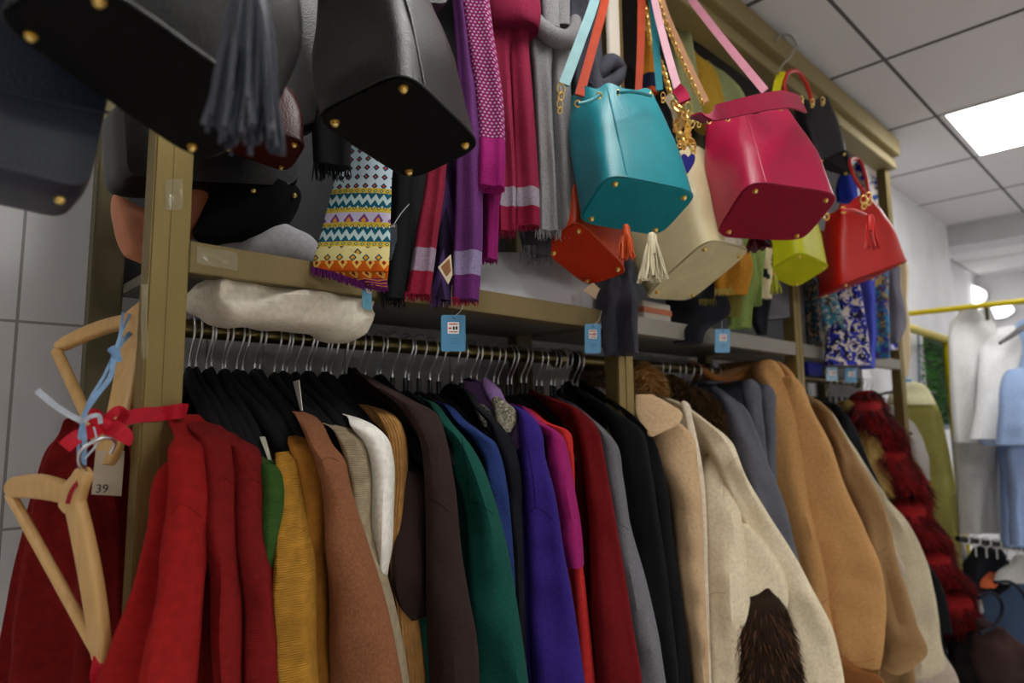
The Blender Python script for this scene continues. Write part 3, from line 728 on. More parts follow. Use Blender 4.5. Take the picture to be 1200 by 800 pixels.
# ------------------------------------------------------------------ garments
HANGX = []
def garment(name, label, cat, col, tex, F, sleeve=None, t=.0085, fold=.006, nf=5, seed=1, group='clothes on the rail of the first bay', back=True, sb=.034, sY=None, hem=None, collar=None, twist=0, xr=None, matS=None, capz=.012, hang=True, sfold=.16, sleeve_crease=.017, blean=0, grow=True, sleevename='sleeve'):
    """F: front edge from the neck down, (x, y, Y). The cloth runs from that edge back across the rail."""
    mat = fabric(col, tex)
    N = 46; Fp = cr_interp([P(*p) for p in F], N)
    Fp = [Vector(p)-Vector((t*.9, 0, 0)) for p in Fp]
    root = thing(name, label, cat, Fp[-1], group)
    n = 44; rings = []; uvs = []; L = 0
    for i, p in enumerate(Fp):
        s = i/(N-1)
        if i: L += (p-Fp[i-1]).length
        yb = min(1.178 if p.x < 2.95 else .985, 1.96-p.y) if back else min(1.06, p.y+.20)
        b = Vector((p.x+twist*(yb-p.y), yb, p.z+blean*(yb-p.y)))
        D = b-p; l = D.length; dn = D/l if l > 1e-6 else Vector((0, 1, 0)); nrm = Vector((dn.y, -dn.x, 0)).normalized()
        th = t*(.55+.45*min(1, s*5)); ring = []; uv = []
        for j in range(n):
            a = 2*PI*j/n; q = .5-.5*math.copysign(abs(math.cos(a))**.7, math.cos(a)); sn = math.sin(a)
            w = fold*min(1, s*2.2)*math.sin(2*PI*nf*q*(l/.42)+seed*1.9+s*1.4)+fold*.8*nz((q*4, s*3, seed), 1.0, seed)*min(1, s*2)
            pp = p+D*q+nrm*(math.copysign(abs(sn)**.6, sn)*th+w*(1 if 0.02 < q else q/.02))
            pp.z += capz*math.sin(PI*q)*(1-min(1, s*6))
            ring.append(pp); uv.append((q*l, L))
        rings.append(ring); uvs.append(uv)
    m = MB(); m.loft(rings, uvs=uvs); m.build('body', mat, root)
    if sleeve:
        ss = sleeve if isinstance(sleeve[0], list) else [sleeve]
        for k, S in enumerate(ss):
            if k == 0 and grow:
                pre = [q for q in F if q[1] < S[0][2]-5 and q[0] < S[0][1]-2]
                w1 = S[0][1]-S[0][0]; y1 = S[0][2]; y_ = pre[0][1] if pre else y1
                S = [(x-(5+(w1-5)*.75*(yy-y_)/max(1, y1-y_)), x+1, yy, (Yq+S[0][3])/2 if j else Yq) for j, (x, yy, Yq) in enumerate(pre)]+S
            m = MB(); drape(m, S, b=sb, seed=seed+k*5, fold=sfold, nf=3, crease=sleeve_crease); m.build(sleevename, matS or mat, root)
    if hang:
        x = Fp[0].x if xr is None else P(xr, 410, .98).x
        HANGX.append((x, name))
    return root
# first bay, left to right
REDA, REDB, REDC = C(186, 22, 18), C(150, 20, 18), C(140, 18, 17)
garment('sweater', 'bright red ribbed sweater beside the gold post, first on the rail', 'sweater', REDA, 'knit',
    [(222, 487, .86), (235, 512, .80), (240, 545, .77), (234, 620, .755), (224, 700, .745), (212, 830, .735)],
    [[(210, 240, 520, .765), (207, 243, 545, .755), (202, 242, 580, .745), (196, 236, 640, .735), (189, 228, 700, .725), (181, 222, 760, .72), (174, 216, 835, .715)],
     [(203, 222, 545, .79), (186, 216, 620, .78), (168, 206, 690, .77), (148, 196, 740, .76), (118, 188, 800, .755), (102, 184, 840, .75)]], seed=1, sb=.03, back=False)
garment('sweater', 'dark red knitted sweater next to the bright red one', 'sweater', REDB, 'knit',
    [(232, 492, .86), (252, 505, .81), (268, 530, .78), (276, 580, .765), (280, 680, .755), (283, 830, .745)],
    [[(243, 268, 515, .775), (247, 273, 540, .765), (248, 276, 590, .755), (250, 278, 650, .745), (252, 280, 720, .74), (254, 282, 835, .73)],
     [(228, 250, 580, .80), (222, 252, 660, .79), (216, 254, 740, .78), (212, 256, 835, .775)]], seed=2, sb=.028)
garment('cardigan', 'dark red cardigan with a doubled shoulder edge, left of the green sweater', 'cardigan', REDC, 'knit',
    [(255, 498, .86), (278, 516, .81), (297, 537, .78), (308, 590, .765), (318, 680, .755), (326, 830, .745)],
    [[(273, 299, 527, .775), (278, 305, 555, .765), (283, 310, 610, .755), (288, 320, 680, .745), (290, 326, 735, .74), (293, 328, 835, .73)],
     [(268, 284, 560, .80), (270, 290, 650, .79), (272, 294, 740, .785), (276, 298, 835, .78)]], seed=3, sb=.028)
garment('sweater', 'thin strip of dark teal green sweater behind the dark red cardigan', 'sweater', C(24, 62, 48), 'knit',
    [(273, 508, .87), (290, 530, .83), (306, 560, .80), (314, 600, .79), (318, 700, .785), (322, 830, .78)], None, seed=4, t=.007)
garment('sweater', 'moss green fine knit sweater between dark red and mustard', 'sweater', C(58, 96, 34), 'knit',
    [(292, 514, .86), (312, 538, .82), (326, 562, .79), (333, 585, .775), (330, 640, .77), (324, 720, .765), (318, 830, .76)],
    [(300, 327, 545, .775), (304, 334, 572, .762), (306, 335, 590, .758), (306, 333, 620, .755), (308, 329, 650, .755), (308, 325, 690, .755), (308, 322, 760, .755), (306, 320, 830, .755)], seed=5, sb=.022)
garment('sweater', 'mustard yellow sweater with thick horizontal ribs', 'sweater', C(216, 152, 38), 'chunky',
    [(330, 530, .85), (344, 545, .81), (352, 575, .78), (362, 620, .765), (369, 690, .755), (372, 830, .745)],
    [(331, 345, 533, .785), (333, 352, 562, .778), (334, 355, 585, .77), (331, 359, 615, .76), (328, 366, 655, .75), (326, 368, 700, .745), (328, 367, 745, .74), (331, 372, 835, .73)], seed=6, sb=.03)
garment('sweater', 'darker ochre sweater between the mustard ribbed and the caramel one', 'sweater', C(184, 118, 28), 'knit',
    [(344, 505, .86), (360, 520, .82), (375, 548, .79), (382, 590, .775), (383, 680, .765), (388, 830, .755)],
    [(342, 364, 520, .795), (352, 378, 555, .785), (358, 382, 585, .78), (360, 382, 650, .77), (362, 384, 740, .765), (366, 390, 835, .76)], seed=7, sb=.025)
garment('sweater', 'caramel brown wool sweater in the middle of the first bay', 'sweater', C(134, 84, 52), 'wool',
    [(356, 484, .86), (374, 510, .82), (398, 535, .78), (412, 590, .765), (434, 650, .75), (458, 735, .74), (480, 850, .73)],
    [[(356, 372, 496, .80), (366, 385, 520, .785), (372, 402, 540, .77), (378, 407, 562, .765), (384, 422, 612, .755), (386, 440, 668, .745), (387, 456, 727, .74), (388, 468, 790, .735), (389, 478, 850, .73)]], seed=8, sb=.036)
garment('sweater', 'sliver of dark red sweater behind the caramel one', 'sweater', C(120, 20, 20), 'wool',
    [(378, 500, .87), (396, 530, .83), (408, 565, .80), (414, 600, .79), (418, 700, .785), (424, 850, .78)], None, seed=9, t=.006)
garment('sweater', 'beige ribbed sweater beside the white one', 'sweater', C(178, 160, 128), 'knit',
    [(391, 497, .86), (410, 512, .82), (428, 528, .79), (438, 570, .775), (446, 650, .765), (464, 730, .755), (482, 850, .745)],
    [(395, 420, 510, .795), (404, 431, 533, .785), (410, 435, 560, .78), (414, 436, 620, .775), (420, 450, 670, .765), (430, 467, 732, .755), (440, 479, 800, .75), (446, 484, 850, .745)], seed=10, sb=.028)
garment('sweater', 'white sweater, the palest on the first rail', 'sweater', C(244, 240, 228), 'smooth',
    [(411, 487, .86), (432, 500, .82), (452, 516, .79), (459, 545, .775), (459, 610, .77), (454, 670, .765), (448, 730, .765)],
    [(414, 440, 500, .795), (428, 456, 519, .785), (434, 460, 538, .78), (436, 460, 590, .775), (436, 458, 640, .77), (437, 453, 675, .77), (438, 449, 725, .77)], seed=11, sb=.022)
garment('sweater', 'golden tan sweater with vertical ribs behind the white one', 'sweater', C(170, 120, 60), 'rib',
    [(436, 476, .87), (456, 492, .83), (473, 512, .80), (476, 550, .785), (480, 640, .78), (490, 720, .775), (502, 850, .77)],
    [(446, 466, 490, .805), (456, 476, 513, .795), (458, 478, 540, .79), (458, 475, 590, .785), (456, 472, 640, .78), (462, 486, 700, .775), (468, 498, 780, .77), (472, 504, 850, .77)], seed=12, sb=.022)
BRN = C(48, 32, 30)
garment('coat', 'dark chocolate brown coat with a broad sleeve', 'coat', BRN, 'wool',
    [(424, 438, .96), (450, 452, .91), (480, 468, .85), (508, 484, .80), (522, 515, .775), (534, 560, .765), (536, 640, .76), (524, 720, .765)],
    [[(476, 512, 486, .80), (492, 521, 510, .775), (497, 528, 540, .765), (499, 535, 585, .755), (500, 541, 650, .745), (500, 550, 705, .74), (501, 559, 750, .735), (503, 562, 800, .73), (505, 562, 850, .73)],
     [(468, 500, 560, .80), (462, 500, 620, .79), (460, 500, 660, .785), (470, 500, 700, .785), (484, 502, 716, .785)]], seed=13, sb=.04, fold=.008)
garment('sweater', 'bottle green sweater with a shoulder seam right of the brown coat', 'sweater', C(8, 74, 62), 'wool',
    [(505, 470, .93), (528, 496, .86), (550, 522, .81), (568, 550, .785), (582, 592, .77), (594, 635, .76), (606, 700, .75), (622, 850, .74)],
    [[(530, 566, 548, .785), (540, 576, 575, .775), (545, 584, 600, .77), (548, 594, 638, .76), (551, 605, 700, .75), (554, 614, 760, .745), (556, 626, 850, .74)]], seed=14, sb=.035)
garment('sweater', 'royal blue sweater behind the bottle green one', 'sweater', C(34, 54, 110), 'wool',
    [(524, 474, .93), (546, 494, .87), (568, 510, .82), (584, 525, .80), (592, 560, .785), (598, 600, .78), (603, 680, .775), (608, 850, .77)],
    [(556, 580, 518, .81), (566, 588, 536, .80), (570, 594, 565, .79), (574, 598, 600, .785), (578, 602, 650, .78), (582, 608, 850, .775)], seed=15, sb=.026)
garment('coat', 'black jacket with a black and white print scarf at its collar', 'jacket', C(20, 21, 26), 'wool',
    [(545, 456, .95), (566, 478, .90), (588, 500, .84), (604, 530, .80), (610, 580, .79), (614, 700, .78), (618, 850, .775)],
    [(580, 602, 520, .80), (588, 609, 545, .795), (594, 612, 600, .79), (598, 615, 700, .785), (600, 620, 850, .78)], seed=16, sb=.025)
garment('sweater', 'lavender soft sweater with only its neck and shoulder showing', 'sweater', C(150, 112, 172), 'wool',
    [(566, 449, .95), (580, 455, .92), (590, 466, .89), (606, 490, .84), (628, 520, .80), (638, 545, .79), (642, 600, .785), (646, 850, .78)], None, seed=17, t=.009)
garment('coat', 'deep violet purple jersey coat in front of the magenta top', 'coat', C(50, 30, 118), 'wool',
    [(600, 474, .90), (616, 482, .85), (632, 497, .81), (640, 535, .785), (650, 578, .77), (661, 640, .76), (671, 700, .75), (690, 850, .74)],
    [[(607, 633, 500, .80), (610, 639, 535, .785), (613, 650, 578, .775), (616, 660, 640, .765), (619, 671, 700, .755), (623, 684, 790, .745), (626, 692, 850, .74)],
     [(603, 622, 530, .83), (603, 624, 620, .82), (606, 628, 720, .81), (612, 636, 850, .80)]], seed=18, sb=.035)
garment('top', 'magenta short sleeved top between violet and dark red', 'top', C(158, 22, 104), 'smooth',
    [(612, 476, .90), (634, 494, .85), (655, 514, .81), (664, 545, .79), (672, 590, .785), (672, 660, .785)],
    [(638, 660, 512, .805), (641, 668, 540, .795), (645, 674, 575, .79), (652, 680, 610, .785), (656, 683, 640, .78), (660, 684, 660, .78)], seed=19, sb=.03)
garment('dress', 'coral red dress with its hem glowing below the magenta top', 'dress', C(216, 42, 40), 'smooth',
    [(618, 478, .91), (640, 494, .86), (660, 508, .83), (669, 530, .815), (672, 600, .81), (682, 680, .80), (692, 760, .795), (702, 850, .79)],
    [(650, 669, 508, .825), (660, 672, 530, .82), (662, 675, 600, .815), (670, 684, 670, .805), (676, 692, 740, .80), (684, 702, 850, .795)], seed=20, sb=.022)
garment('cardigan', 'crimson red soft cardigan left of the grey one', 'cardigan', C(112, 8, 14), 'felt',
    [(632, 462, .96), (655, 470, .91), (680, 482, .85), (698, 497, .81), (709, 540, .785), (720, 595, .775), (731, 655, .765), (744, 740, .755), (758, 850, .745)],
    [[(674, 699, 500, .81), (682, 707, 530, .795), (686, 714, 570, .785), (690, 722, 615, .775), (692, 731, 665, .77), (694, 741, 730, .76), (700, 751, 790, .755), (704, 757, 850, .75)]], seed=21, sb=.034, fold=.011, nf=4)
garment('cardigan', 'mid grey melange cardigan right of the crimson one', 'cardigan', C(116, 116, 122), 'wool',
    [(664, 470, .95), (690, 488, .88), (712, 508, .82), (721, 540, .80), (736, 605, .785), (752, 665, .775), (770, 740, .765), (786, 850, .755)],
    [(700, 722, 519, .81), (708, 730, 560, .80), (714, 738, 612, .79), (722, 754, 669, .78), (730, 769, 732, .77), (738, 780, 800, .765), (742, 788, 850, .76)], seed=22, sb=.028)
garment('coat', 'black coat on the left of two, beside the grey cardigan', 'coat', C(17, 17, 19), 'smooth',
    [(672, 452, .97), (696, 466, .91), (724, 484, .85), (746, 500, .81), (760, 530, .79), (772, 600, .78), (784, 690, .77), (798, 850, .76)],
    [(716, 752, 505, .81), (722, 762, 545, .80), (732, 772, 610, .79), (744, 784, 690, .78), (752, 798, 850, .765)], seed=23, sb=.028)
garment('coat', 'black coat on the right of two, against the second gold post', 'coat', C(19, 19, 21), 'smooth',
    [(690, 452, .97), (715, 468, .91), (744, 490, .84), (764, 515, .80), (778, 560, .785), (790, 640, .77), (802, 730, .76), (816, 850, .75)],
    [(752, 772, 533, .80), (760, 780, 567, .79), (768, 790, 640, .78), (776, 801, 725, .77), (784, 815, 850, .76)], seed=24, sb=.028)
# second bay
G2 = 'coats on the rail of the second bay'
garment('coat', 'camel coat with a wide turned collar right of the second gold post', 'coat', C(206, 172, 130), 'felt',
    [(742, 464, .95), (765, 474, .88), (790, 492, .82), (808, 520, .785), (817, 570, .77), (824, 640, .76), (828, 720, .75), (832, 850, .74)],
    [[(762, 812, 512, .80), (770, 816, 540, .785), (784, 820, 575, .775), (791, 823, 630, .765), (797, 825, 690, .755), (806, 828, 750, .75), (816, 832, 850, .745)],
     [(762, 790, 560, .83), (782, 806, 640, .82), (790, 812, 700, .815)]], seed=25, sb=.035, group=G2)
cr = garment('coat', 'long cream wool coat with open lapel, in front of the grey and camel coats', 'coat', C(242, 226, 192), 'felt',
    [(770, 464, .96), (795, 472, .90), (825, 494, .83), (852, 520, .79), (868, 550, .77), (876, 620, .76), (884, 700, .755), (896, 850, .75)],
    [[(826, 858, 520, .78), (838, 866, 545, .765), (848, 880, 570, .755), (866, 904, 610, .74), (886, 931, 652, .725), (906, 951, 690, .715), (920, 974, 735, .70), (929, 984, 775, .695), (936, 990, 850, .69)],
     [(822, 858, 545, .80), (824, 868, 610, .785), (826, 876, 690, .775), (830, 884, 770, .77), (834, 890, 850, .765)]], seed=26, sb=.04, group=G2)
m = MB(); drape(m, [(847, 884, 622, .765), (844, 906, 648, .758), (846, 918, 672, .752), (853, 922, 695, .745), (862, 920, 712, .742), (868, 914, 723, .742)], b=.035, seed=3, crease=.016); m.build('sleeve', fabric(C(242, 226, 192), 'felt'), cr)
m = MB()   # lapel edge
drape(m, [(798, 806, 472, .80), (803, 811, 490, .785), (808, 818, 520, .77), (814, 824, 555, .76), (819, 827, 600, .755), (822, 829, 660, .75), (824, 832, 760, .745), (827, 835, 850, .74)], b=.008, n=14); m.build('lapel', fabric(C(232, 218, 194), 'felt'), cr)
def fur_on(rows, b, col, cnt, ln, seed, name, parent, tip=None, down=.6, core=True, w=.0011, mat2=None):
    """fur: a soft core and many separate hairs over it"""
    m = MB(); R = drape(m, rows, b=b, seed=seed, n=22, crease=.01)
    c = m.build(name, fabric(col, 'wool'), parent)
    rnd = random.Random(seed); f = [v.copy() for v in m.v]; pts = []
    ctr = [sum((f[i*22+j] for j in range(22)), Vector((0, 0, 0)))/22 for i in range(len(f)//22)]
    NR = len(ctr)
    for _ in range(cnt):
        i = rnd.randrange(NR); j = rnd.randrange(22); k = min(NR-1, i+1); a, bb = rnd.random(), rnd.random()
        p = f[i*22+j].lerp(f[i*22+(j+1) % 22], a).lerp(f[k*22+j].lerp(f[k*22+(j+1) % 22], a), bb)
        pts.append((p, (p-ctr[i]).normalized()))
    h = MB(); half = MB()
    strands(h, pts[:int(cnt*.52)], ln, lambda p, nn, r: nn*.55+Vector((r.uniform(-.3, .3), r.uniform(-.3, .3), -down)), w, seed)
    strands(half, pts[int(cnt*.52):], ln*1.12, lambda p, nn, r: nn*.6+Vector((r.uniform(-.3, .3), r.uniform(-.3, .3), -down)), w, seed+1)
    h.build('fur_hair', fabric(col, 'smooth', .6), c, smooth=False)['kind'] = 'stuff'
    half.build('fur_hair', fabric(tip or col, 'smooth', .6), c, smooth=False)['kind'] = 'stuff'
    return c
def furthing(name, label, cat, rows, b, col, cnt, ln, seed, group=None, tip=None, down=.6, **k):
    t = thing(name, label, cat, P((rows[-1][0]+rows[-1][1])/2, rows[-1][2], rows[-1][3]), group)
    fur_on(rows, b, col, cnt, ln, seed, 'pelt', t, tip, down, **k); return t
DKF = C(44, 28, 18)
furthing('fur_cuff', 'dark brown fur cuff in the fold of the cream sleeve', 'fur', [(884, 902, 690, .735), (868, 916, 706, .72), (862, 926, 730, .71), (862, 934, 765, .705), (864, 940, 800, .70), (866, 946, 850, .695)], .035, DKF, 2600, .022, 31, None, C(92, 58, 32), .9)
furthing('fur_collar', 'dark brown fur hood trim lying over the cream coat', 'fur', [(772, 800, 448, .93), (774, 822, 456, .90), (790, 836, 468, .875), (808, 842, 480, .86), (824, 845, 492, .85), (834, 847, 504, .845)], .03, C(52, 36, 20), 2200, .020, 32, None, C(104, 70, 34), .3)
furthing('fur_collar', 'ginger fox fur collar right of the second gold post', 'fur', [(744, 758, 428, .97), (742, 770, 436, .95), (744, 774, 446, .94), (750, 776, 456, .93), (760, 774, 462, .93)], .03, C(170, 118, 56), 1500, .022, 33, None, C(214, 172, 110), .1)
furthing('fur_collar', 'grey brown fur trim in the shade left of the second gold post', 'fur', [(676, 700, 428, 1.03), (672, 706, 440, 1.02), (678, 706, 452, 1.02)], .03, C(66, 50, 34), 700, .02, 34, None, C(100, 76, 50), .1)
m = MB()   # camel collar
t = [o for o in bpy.data.objects if o.get('label', '').startswith('camel coat with a wide')][0]
m = MB(); drape(m, [(744, 764, 462, .84), (744, 785, 473, .815), (745, 800, 485, .79), (750, 796, 496, .78), (755, 782, 504, .778), (760, 766, 511, .78)], b=.012, n=30, crease=0, fold=0, dome=False); m.build('collar', fabric(C(210, 176, 134), 'felt'), t)
garment('coat', 'grey wool coat with a soft fold over its shoulder, right of the cream coat', 'coat', C(108, 110, 122), 'wool',
    [(832, 452, .96), (850, 462, .90), (868, 482, .84), (888, 520, .79), (906, 566, .77), (922, 620, .76), (938, 690, .75), (960, 850, .74)],
    [(846, 872, 478, .83), (856, 886, 508, .81), (868, 900, 545, .795), (884, 918, 590, .78), (900, 930, 640, .775), (916, 944, 700, .77), (930, 962, 850, .765)], seed=27, sb=.03, group=G2)
garment('shawl', 'grey folded shawl under the bright camel coat', 'shawl', C(104, 106, 118), 'felt',
    [(838, 450, .92), (858, 447, .89), (880, 446, .86), (896, 450, .84), (905, 464, .82), (909, 510, .815), (909, 600, .815)],
    [[(870, 888, 450, .845), (874, 893, 480, .835), (880, 898, 530, .83), (886, 904, 600, .83)], [(889, 905, 456, .83), (893, 908, 490, .825), (896, 909, 540, .82), (899, 910, 610, .82)]], seed=28, sb=.018, group=G2, hang=False)
garment('coat', 'bright camel coat slung high over its hanger beside the third post', 'coat', C(200, 148, 88), 'felt',
    [(852, 444, .94), (872, 436, .91), (894, 425, .88), (914, 423, .85), (928, 434, .82), (946, 468, .79), (966, 506, .775), (984, 560, .76), (1004, 610, .745), (1024, 660, .735), (1034, 720, .73), (1032, 790, .735)],
    [[(908, 936, 450, .81), (914, 950, 480, .795), (922, 968, 515, .78), (930, 986, 565, .765), (938, 1010, 615, .75), (954, 1030, 665, .735), (966, 1035, 720, .73), (972, 1032, 760, .73), (976, 1029, 778, .735)],
     [(882, 912, 432, .85), (890, 922, 462, .835), (898, 934, 520, .82), (908, 944, 580, .81), (926, 960, 650, .80), (944, 972, 720, .795), (960, 984, 790, .79)]], seed=29, sb=.045, group=G2, fold=.012, nf=4, grow=False)
t = [o for o in bpy.data.objects if o.get('label', '').startswith('bright camel')][0]
m = MB(); R = [P(*p) for p in cr_interp([(806, 424, 1.0), (818, 430, .98), (836, 442, .95), (852, 446, .93), (868, 440, .915), (888, 428, .90)], 26)]
m.tube(R, [.008, .009]+[.011]*20+[.010, .008, .006, .004], 12); m.build('collar', fabric(C(168, 104, 48), 'felt'), t)
m = MB(); drape(m, [(960, 1000, 778, .75), (972, 1034, 795, .745), (980, 1038, 850, .74)], b=.03); m.build('lining', fabric(C(150, 92, 40), 'felt'), t)
# ------------------------------------------------------------------ third bay
G3 = 'coats on the rail of the third bay'
garment('coat', 'tan brown coat with a flared cuff behind the bright camel coat', 'coat', C(164, 128, 84), 'felt',
    [(938, 462, .95), (958, 472, .88), (978, 498, .83), (1002, 536, .79), (1024, 580, .765), (1040, 640, .755), (1062, 720, .745), (1080, 850, .74)],
    [[(980, 1010, 548, .79), (998, 1030, 585, .775), (1008, 1041, 615, .765), (1014, 1048, 650, .755), (1022, 1060, 690, .745), (1030, 1073, 730, .735), (1035, 1083, 752, .73), (1037, 1085, 760, .73), (1039, 1066, 778, .73), (1040, 1048, 786, .73)]], seed=41, sb=.04, group=G3, fold=.008)
garment('coat', 'light beige coat with a wide straight sleeve next to the black one', 'coat', C(204, 190, 160), 'felt',
    [(948, 466, .96), (968, 480, .90), (990, 514, .84), (1018, 556, .80), (1042, 592, .78), (1062, 640, .77), (1080, 720, .76), (1092, 792, .755)],
    [[(1006, 1040, 586, .80), (1020, 1060, 608, .79), (1030, 1074, 632, .78), (1036, 1086, 662, .775), (1042, 1094, 700, .765), (1046, 1101, 750, .755), (1048, 1104, 782, .75), (1056, 1090, 790, .755)]], seed=42, sb=.035, group=G3)
garment('coat', 'pale pink beige coat whose hem shows at the bottom edge', 'coat', C(196, 178, 162), 'felt',
    [(990, 520, .92), (1020, 580, .86), (1050, 650, .82), (1086, 720, .80), (1112, 765, .79), (1128, 850, .785)], [(1050, 1104, 764, .79), (1048, 1118, 785, .785), (1046, 1130, 850, .78)], seed=43, sb=.03, group=G3)
garment('coat', 'black coat between the beige coat and the blond fur', 'coat', C(26, 27, 32), 'smooth',
    [(960, 468, .97), (978, 474, .92), (994, 492, .87), (1008, 524, .83), (1024, 560, .81), (1052, 620, .80), (1086, 680, .79), (1110, 760, .78), (1124, 850, .775)],
    [(986, 1008, 520, .83), (1004, 1026, 560, .82), (1040, 1066, 632, .80), (1070, 1104, 690, .79), (1086, 1114, 740, .785)], seed=44, sb=.03, group=G3)
furthing('fur_scarf', 'blond yellow fur scarf left of the red fur coat', 'fur', [(984, 1000, 474, .90), (990, 1014, 492, .885), (1000, 1026, 520, .87), (1008, 1034, 548, .86), (1016, 1040, 575, .855)], .035, C(196, 162, 90), 2200, .03, 45, None, C(160, 124, 58), .7)
t = thing('fur_coat', 'red and black tufted fur coat hanging toward the aisle', 'fur coat', P(1110, 760, .80), G3)
lumps = [((998, 1034), (1014, 1056), 470, 522), ((1020, 1062), (1044, 1086), 522, 592), ((1040, 1086), (1072, 1112), 590, 652), ((1066, 1114), (1100, 1138), 645, 702), ((1090, 1138), (1114, 1152), 695, 762)]
for k, (a, b2, y0, y1) in enumerate(lumps):
    ym = (y0+y1)/2; xa, xb = (a[0]+b2[0])/2, (a[1]+b2[1])/2; Y = .84-.015*k
    fur_on([(a[0]+3, a[1]-6, y0-4, Y+.01), (a[0], a[1], y0+12, Y-.01), (xa-4, xb+4, ym, Y-.02), (b2[0], b2[1], y1-8, Y-.01), (b2[0]+8, b2[1]-8, y1+10, Y)], .045, C(150, 14, 20), 4200, .046, 50+k, 'tuft', t, C(16, 8, 12), .55, w=.0009)
m = MB(); drape(m, [(1000, 1026, 474, .90), (1024, 1060, 530, .88), (1050, 1092, 620, .87), (1080, 1126, 700, .86), (1100, 1144, 780, .85), (1106, 1148, 850, .85)], b=.05); m.build('body', fabric(C(60, 12, 14), 'wool'), t)
for k, (lab, col, dx, rows) in enumerate((('white blouse edge right of the red fur', C(214, 210, 206), 0, [(1040, 1060, 480, .90), (1054, 1078, 510, .88), (1080, 1106, 570, .85), (1108, 1130, 640, .83), (1130, 1150, 710, .81), (1144, 1156, 736, .805)]),
        ('dark navy jacket edge beside the white blouse', C(40, 40, 52), 0, [(1046, 1060, 482, .94), (1062, 1078, 515, .92), (1086, 1104, 575, .89), (1110, 1124, 640, .86)]),
        ('brown jacket edge left of the olive trousers', C(98, 60, 34), 0, [(1050, 1066, 480, .95), (1066, 1084, 512, .935), (1090, 1108, 580, .905), (1112, 1124, 640, .88)]),
        ('ivory blouse edge left of the olive trousers', C(214, 200, 178), 0, [(1056, 1072, 478, .955), (1072, 1090, 512, .945), (1094, 1112, 580, .92), (1114, 1126, 640, .895)]))):
    t = thing('blouse' if 'blouse' in lab else 'jacket', lab, 'blouse' if 'blouse' in lab else 'jacket', P(rows[-1][0], rows[-1][2], rows[-1][3]), G3)
    m = MB(); drape(m, rows, b=.028, seed=60+k); m.build('body', fabric(col, 'smooth'), t)
# ------------------------------------------------------------------ hangers on the rails
H1 = [221, 229, 241, 247, 260, 263.5, 277, 284, 298, 304, 321, 331, 336, 346, 359, 363.5, 378, 382, 387.5, 401, 406, 420, 428, 442, 446, 460, 475, 479, 491, 504, 514, 530, 541, 552, 559, 569, 579, 584, 595, 599.5, 611, 617, 629, 635, 646, 650, 659, 664, 671, 677]
rh = random.Random(3)
for x in H1:
    if x < 450: hanger_at(P(x, 446, .98).x, math.radians(rh.uniform(-7, 7)), 'black velvet hanger with a silver hook on the left half of the first rail', 'black velvet hangers on the first rail', dz=rh.uniform(-.002, .003))
    else: hanger_at(P(x, 446, .98).x, math.radians(rh.uniform(-9, 9)), 'black hanger with a silver hook on the right half of the first rail', 'slim hangers on the first rail', 'slim', dz=rh.uniform(-.002, .003))
for x in (770, 778, 790, 797, 806, 815, 828, 838, 846, 852, 858, 866):
    hanger_at(P(x, 446, .98).x, math.radians(rh.uniform(-8, 8)), 'black hanger with a silver hook on the rail of the second bay', 'black hangers on the second rail', 'slim')
for x in (968, 975, 982, 989, 996, 1003, 1010, 1016):
    hanger_at(P(x, 446, .98).x, math.radians(rh.uniform(-8, 8)), 'black hanger with a silver hook on the rail of the third bay', 'black hangers on the third rail', 'slim')
# ------------------------------------------------------------------ scarves
GS = 'scarves hanging over the first shelf'
def scarf(label, mats, pieces, fr=None, b=.014, group=GS, seed=1, name='scarf', bands=None, frcol=None, fold=.3, crease=.006, cat='scarf', nfr=40, parent=None, nf=4):
    mats = mats if isinstance(mats, list) else [mats]
    last = pieces[0][-1]
    t = parent or thing(name, label, cat, P((last[0]+last[1])/2, last[2], last[3]), group)
    for k, rows in enumerate(pieces):
        m = MB(); drape(m, rows, b=b, seed=seed+k, fold=fold, nf=nf, crease=crease, bands=bands, n=34, superp=.85); m.build('cloth', mats, t)
    for k, f in enumerate(fr or []):
        m = MB(); x0, x1, y, Y, L = f[:5]
        fringe(m, x0, x1, y, Y, L, max(6, int((x1-x0)*.85)), seed*9+k, f[5] if len(f) > 5 else None)
        m.build('fringe', frcol or mats[-1 if bands else 0], t)
    return t
W = 'weave'
scarf('black fringed scarf end above the ethnic scarf', fabric(C(20, 20, 24), W), [[(366, 412, 120, .80), (366, 412, 160, .795), (368, 410, 196, .79)]], [(368, 410, 194, .79, .02)], seed=77)
# ethnic patterned scarf
A1 = diamond(C(226, 214, 168), C(196, 84, 24), C(30, 60, 90), 70, 60, .3, .14)
bT = zigzag(C(182, 206, 206), C(16, 84, 104), 90, 55, .5); bL = diamond(C(196, 188, 214), C(120, 60, 130), C(220, 150, 60), 50, 34, .36, .18)
bY = diamond(C(206, 178, 60), C(70, 100, 40), C(226, 214, 168), 120, 110, .34, .15); bO = diamond(C(206, 92, 18), C(232, 190, 90), C(150, 40, 30), 55, 38, .36, .15)
bD = diamond(C(190, 210, 220), C(24, 60, 84), C(210, 70, 40), 80, 70, .36, .14); bP = zigzag(C(110, 20, 110), C(226, 140, 60), 30, 160, .4)
bW = diamond(C(220, 206, 140), C(20, 70, 80), C(210, 150, 40), 58, 50, .30, .17, off=.3)
bands = [(0, 222), (222, 228), (228, 240), (240, 246), (246, 260), (260, 266), (266, 280), (280, 286), (286, 304), (304, 322), (322, 345)]
mats = [A1, bD, bY, bT, bY, bL, bY, bT, bY, bW, bO, bP]
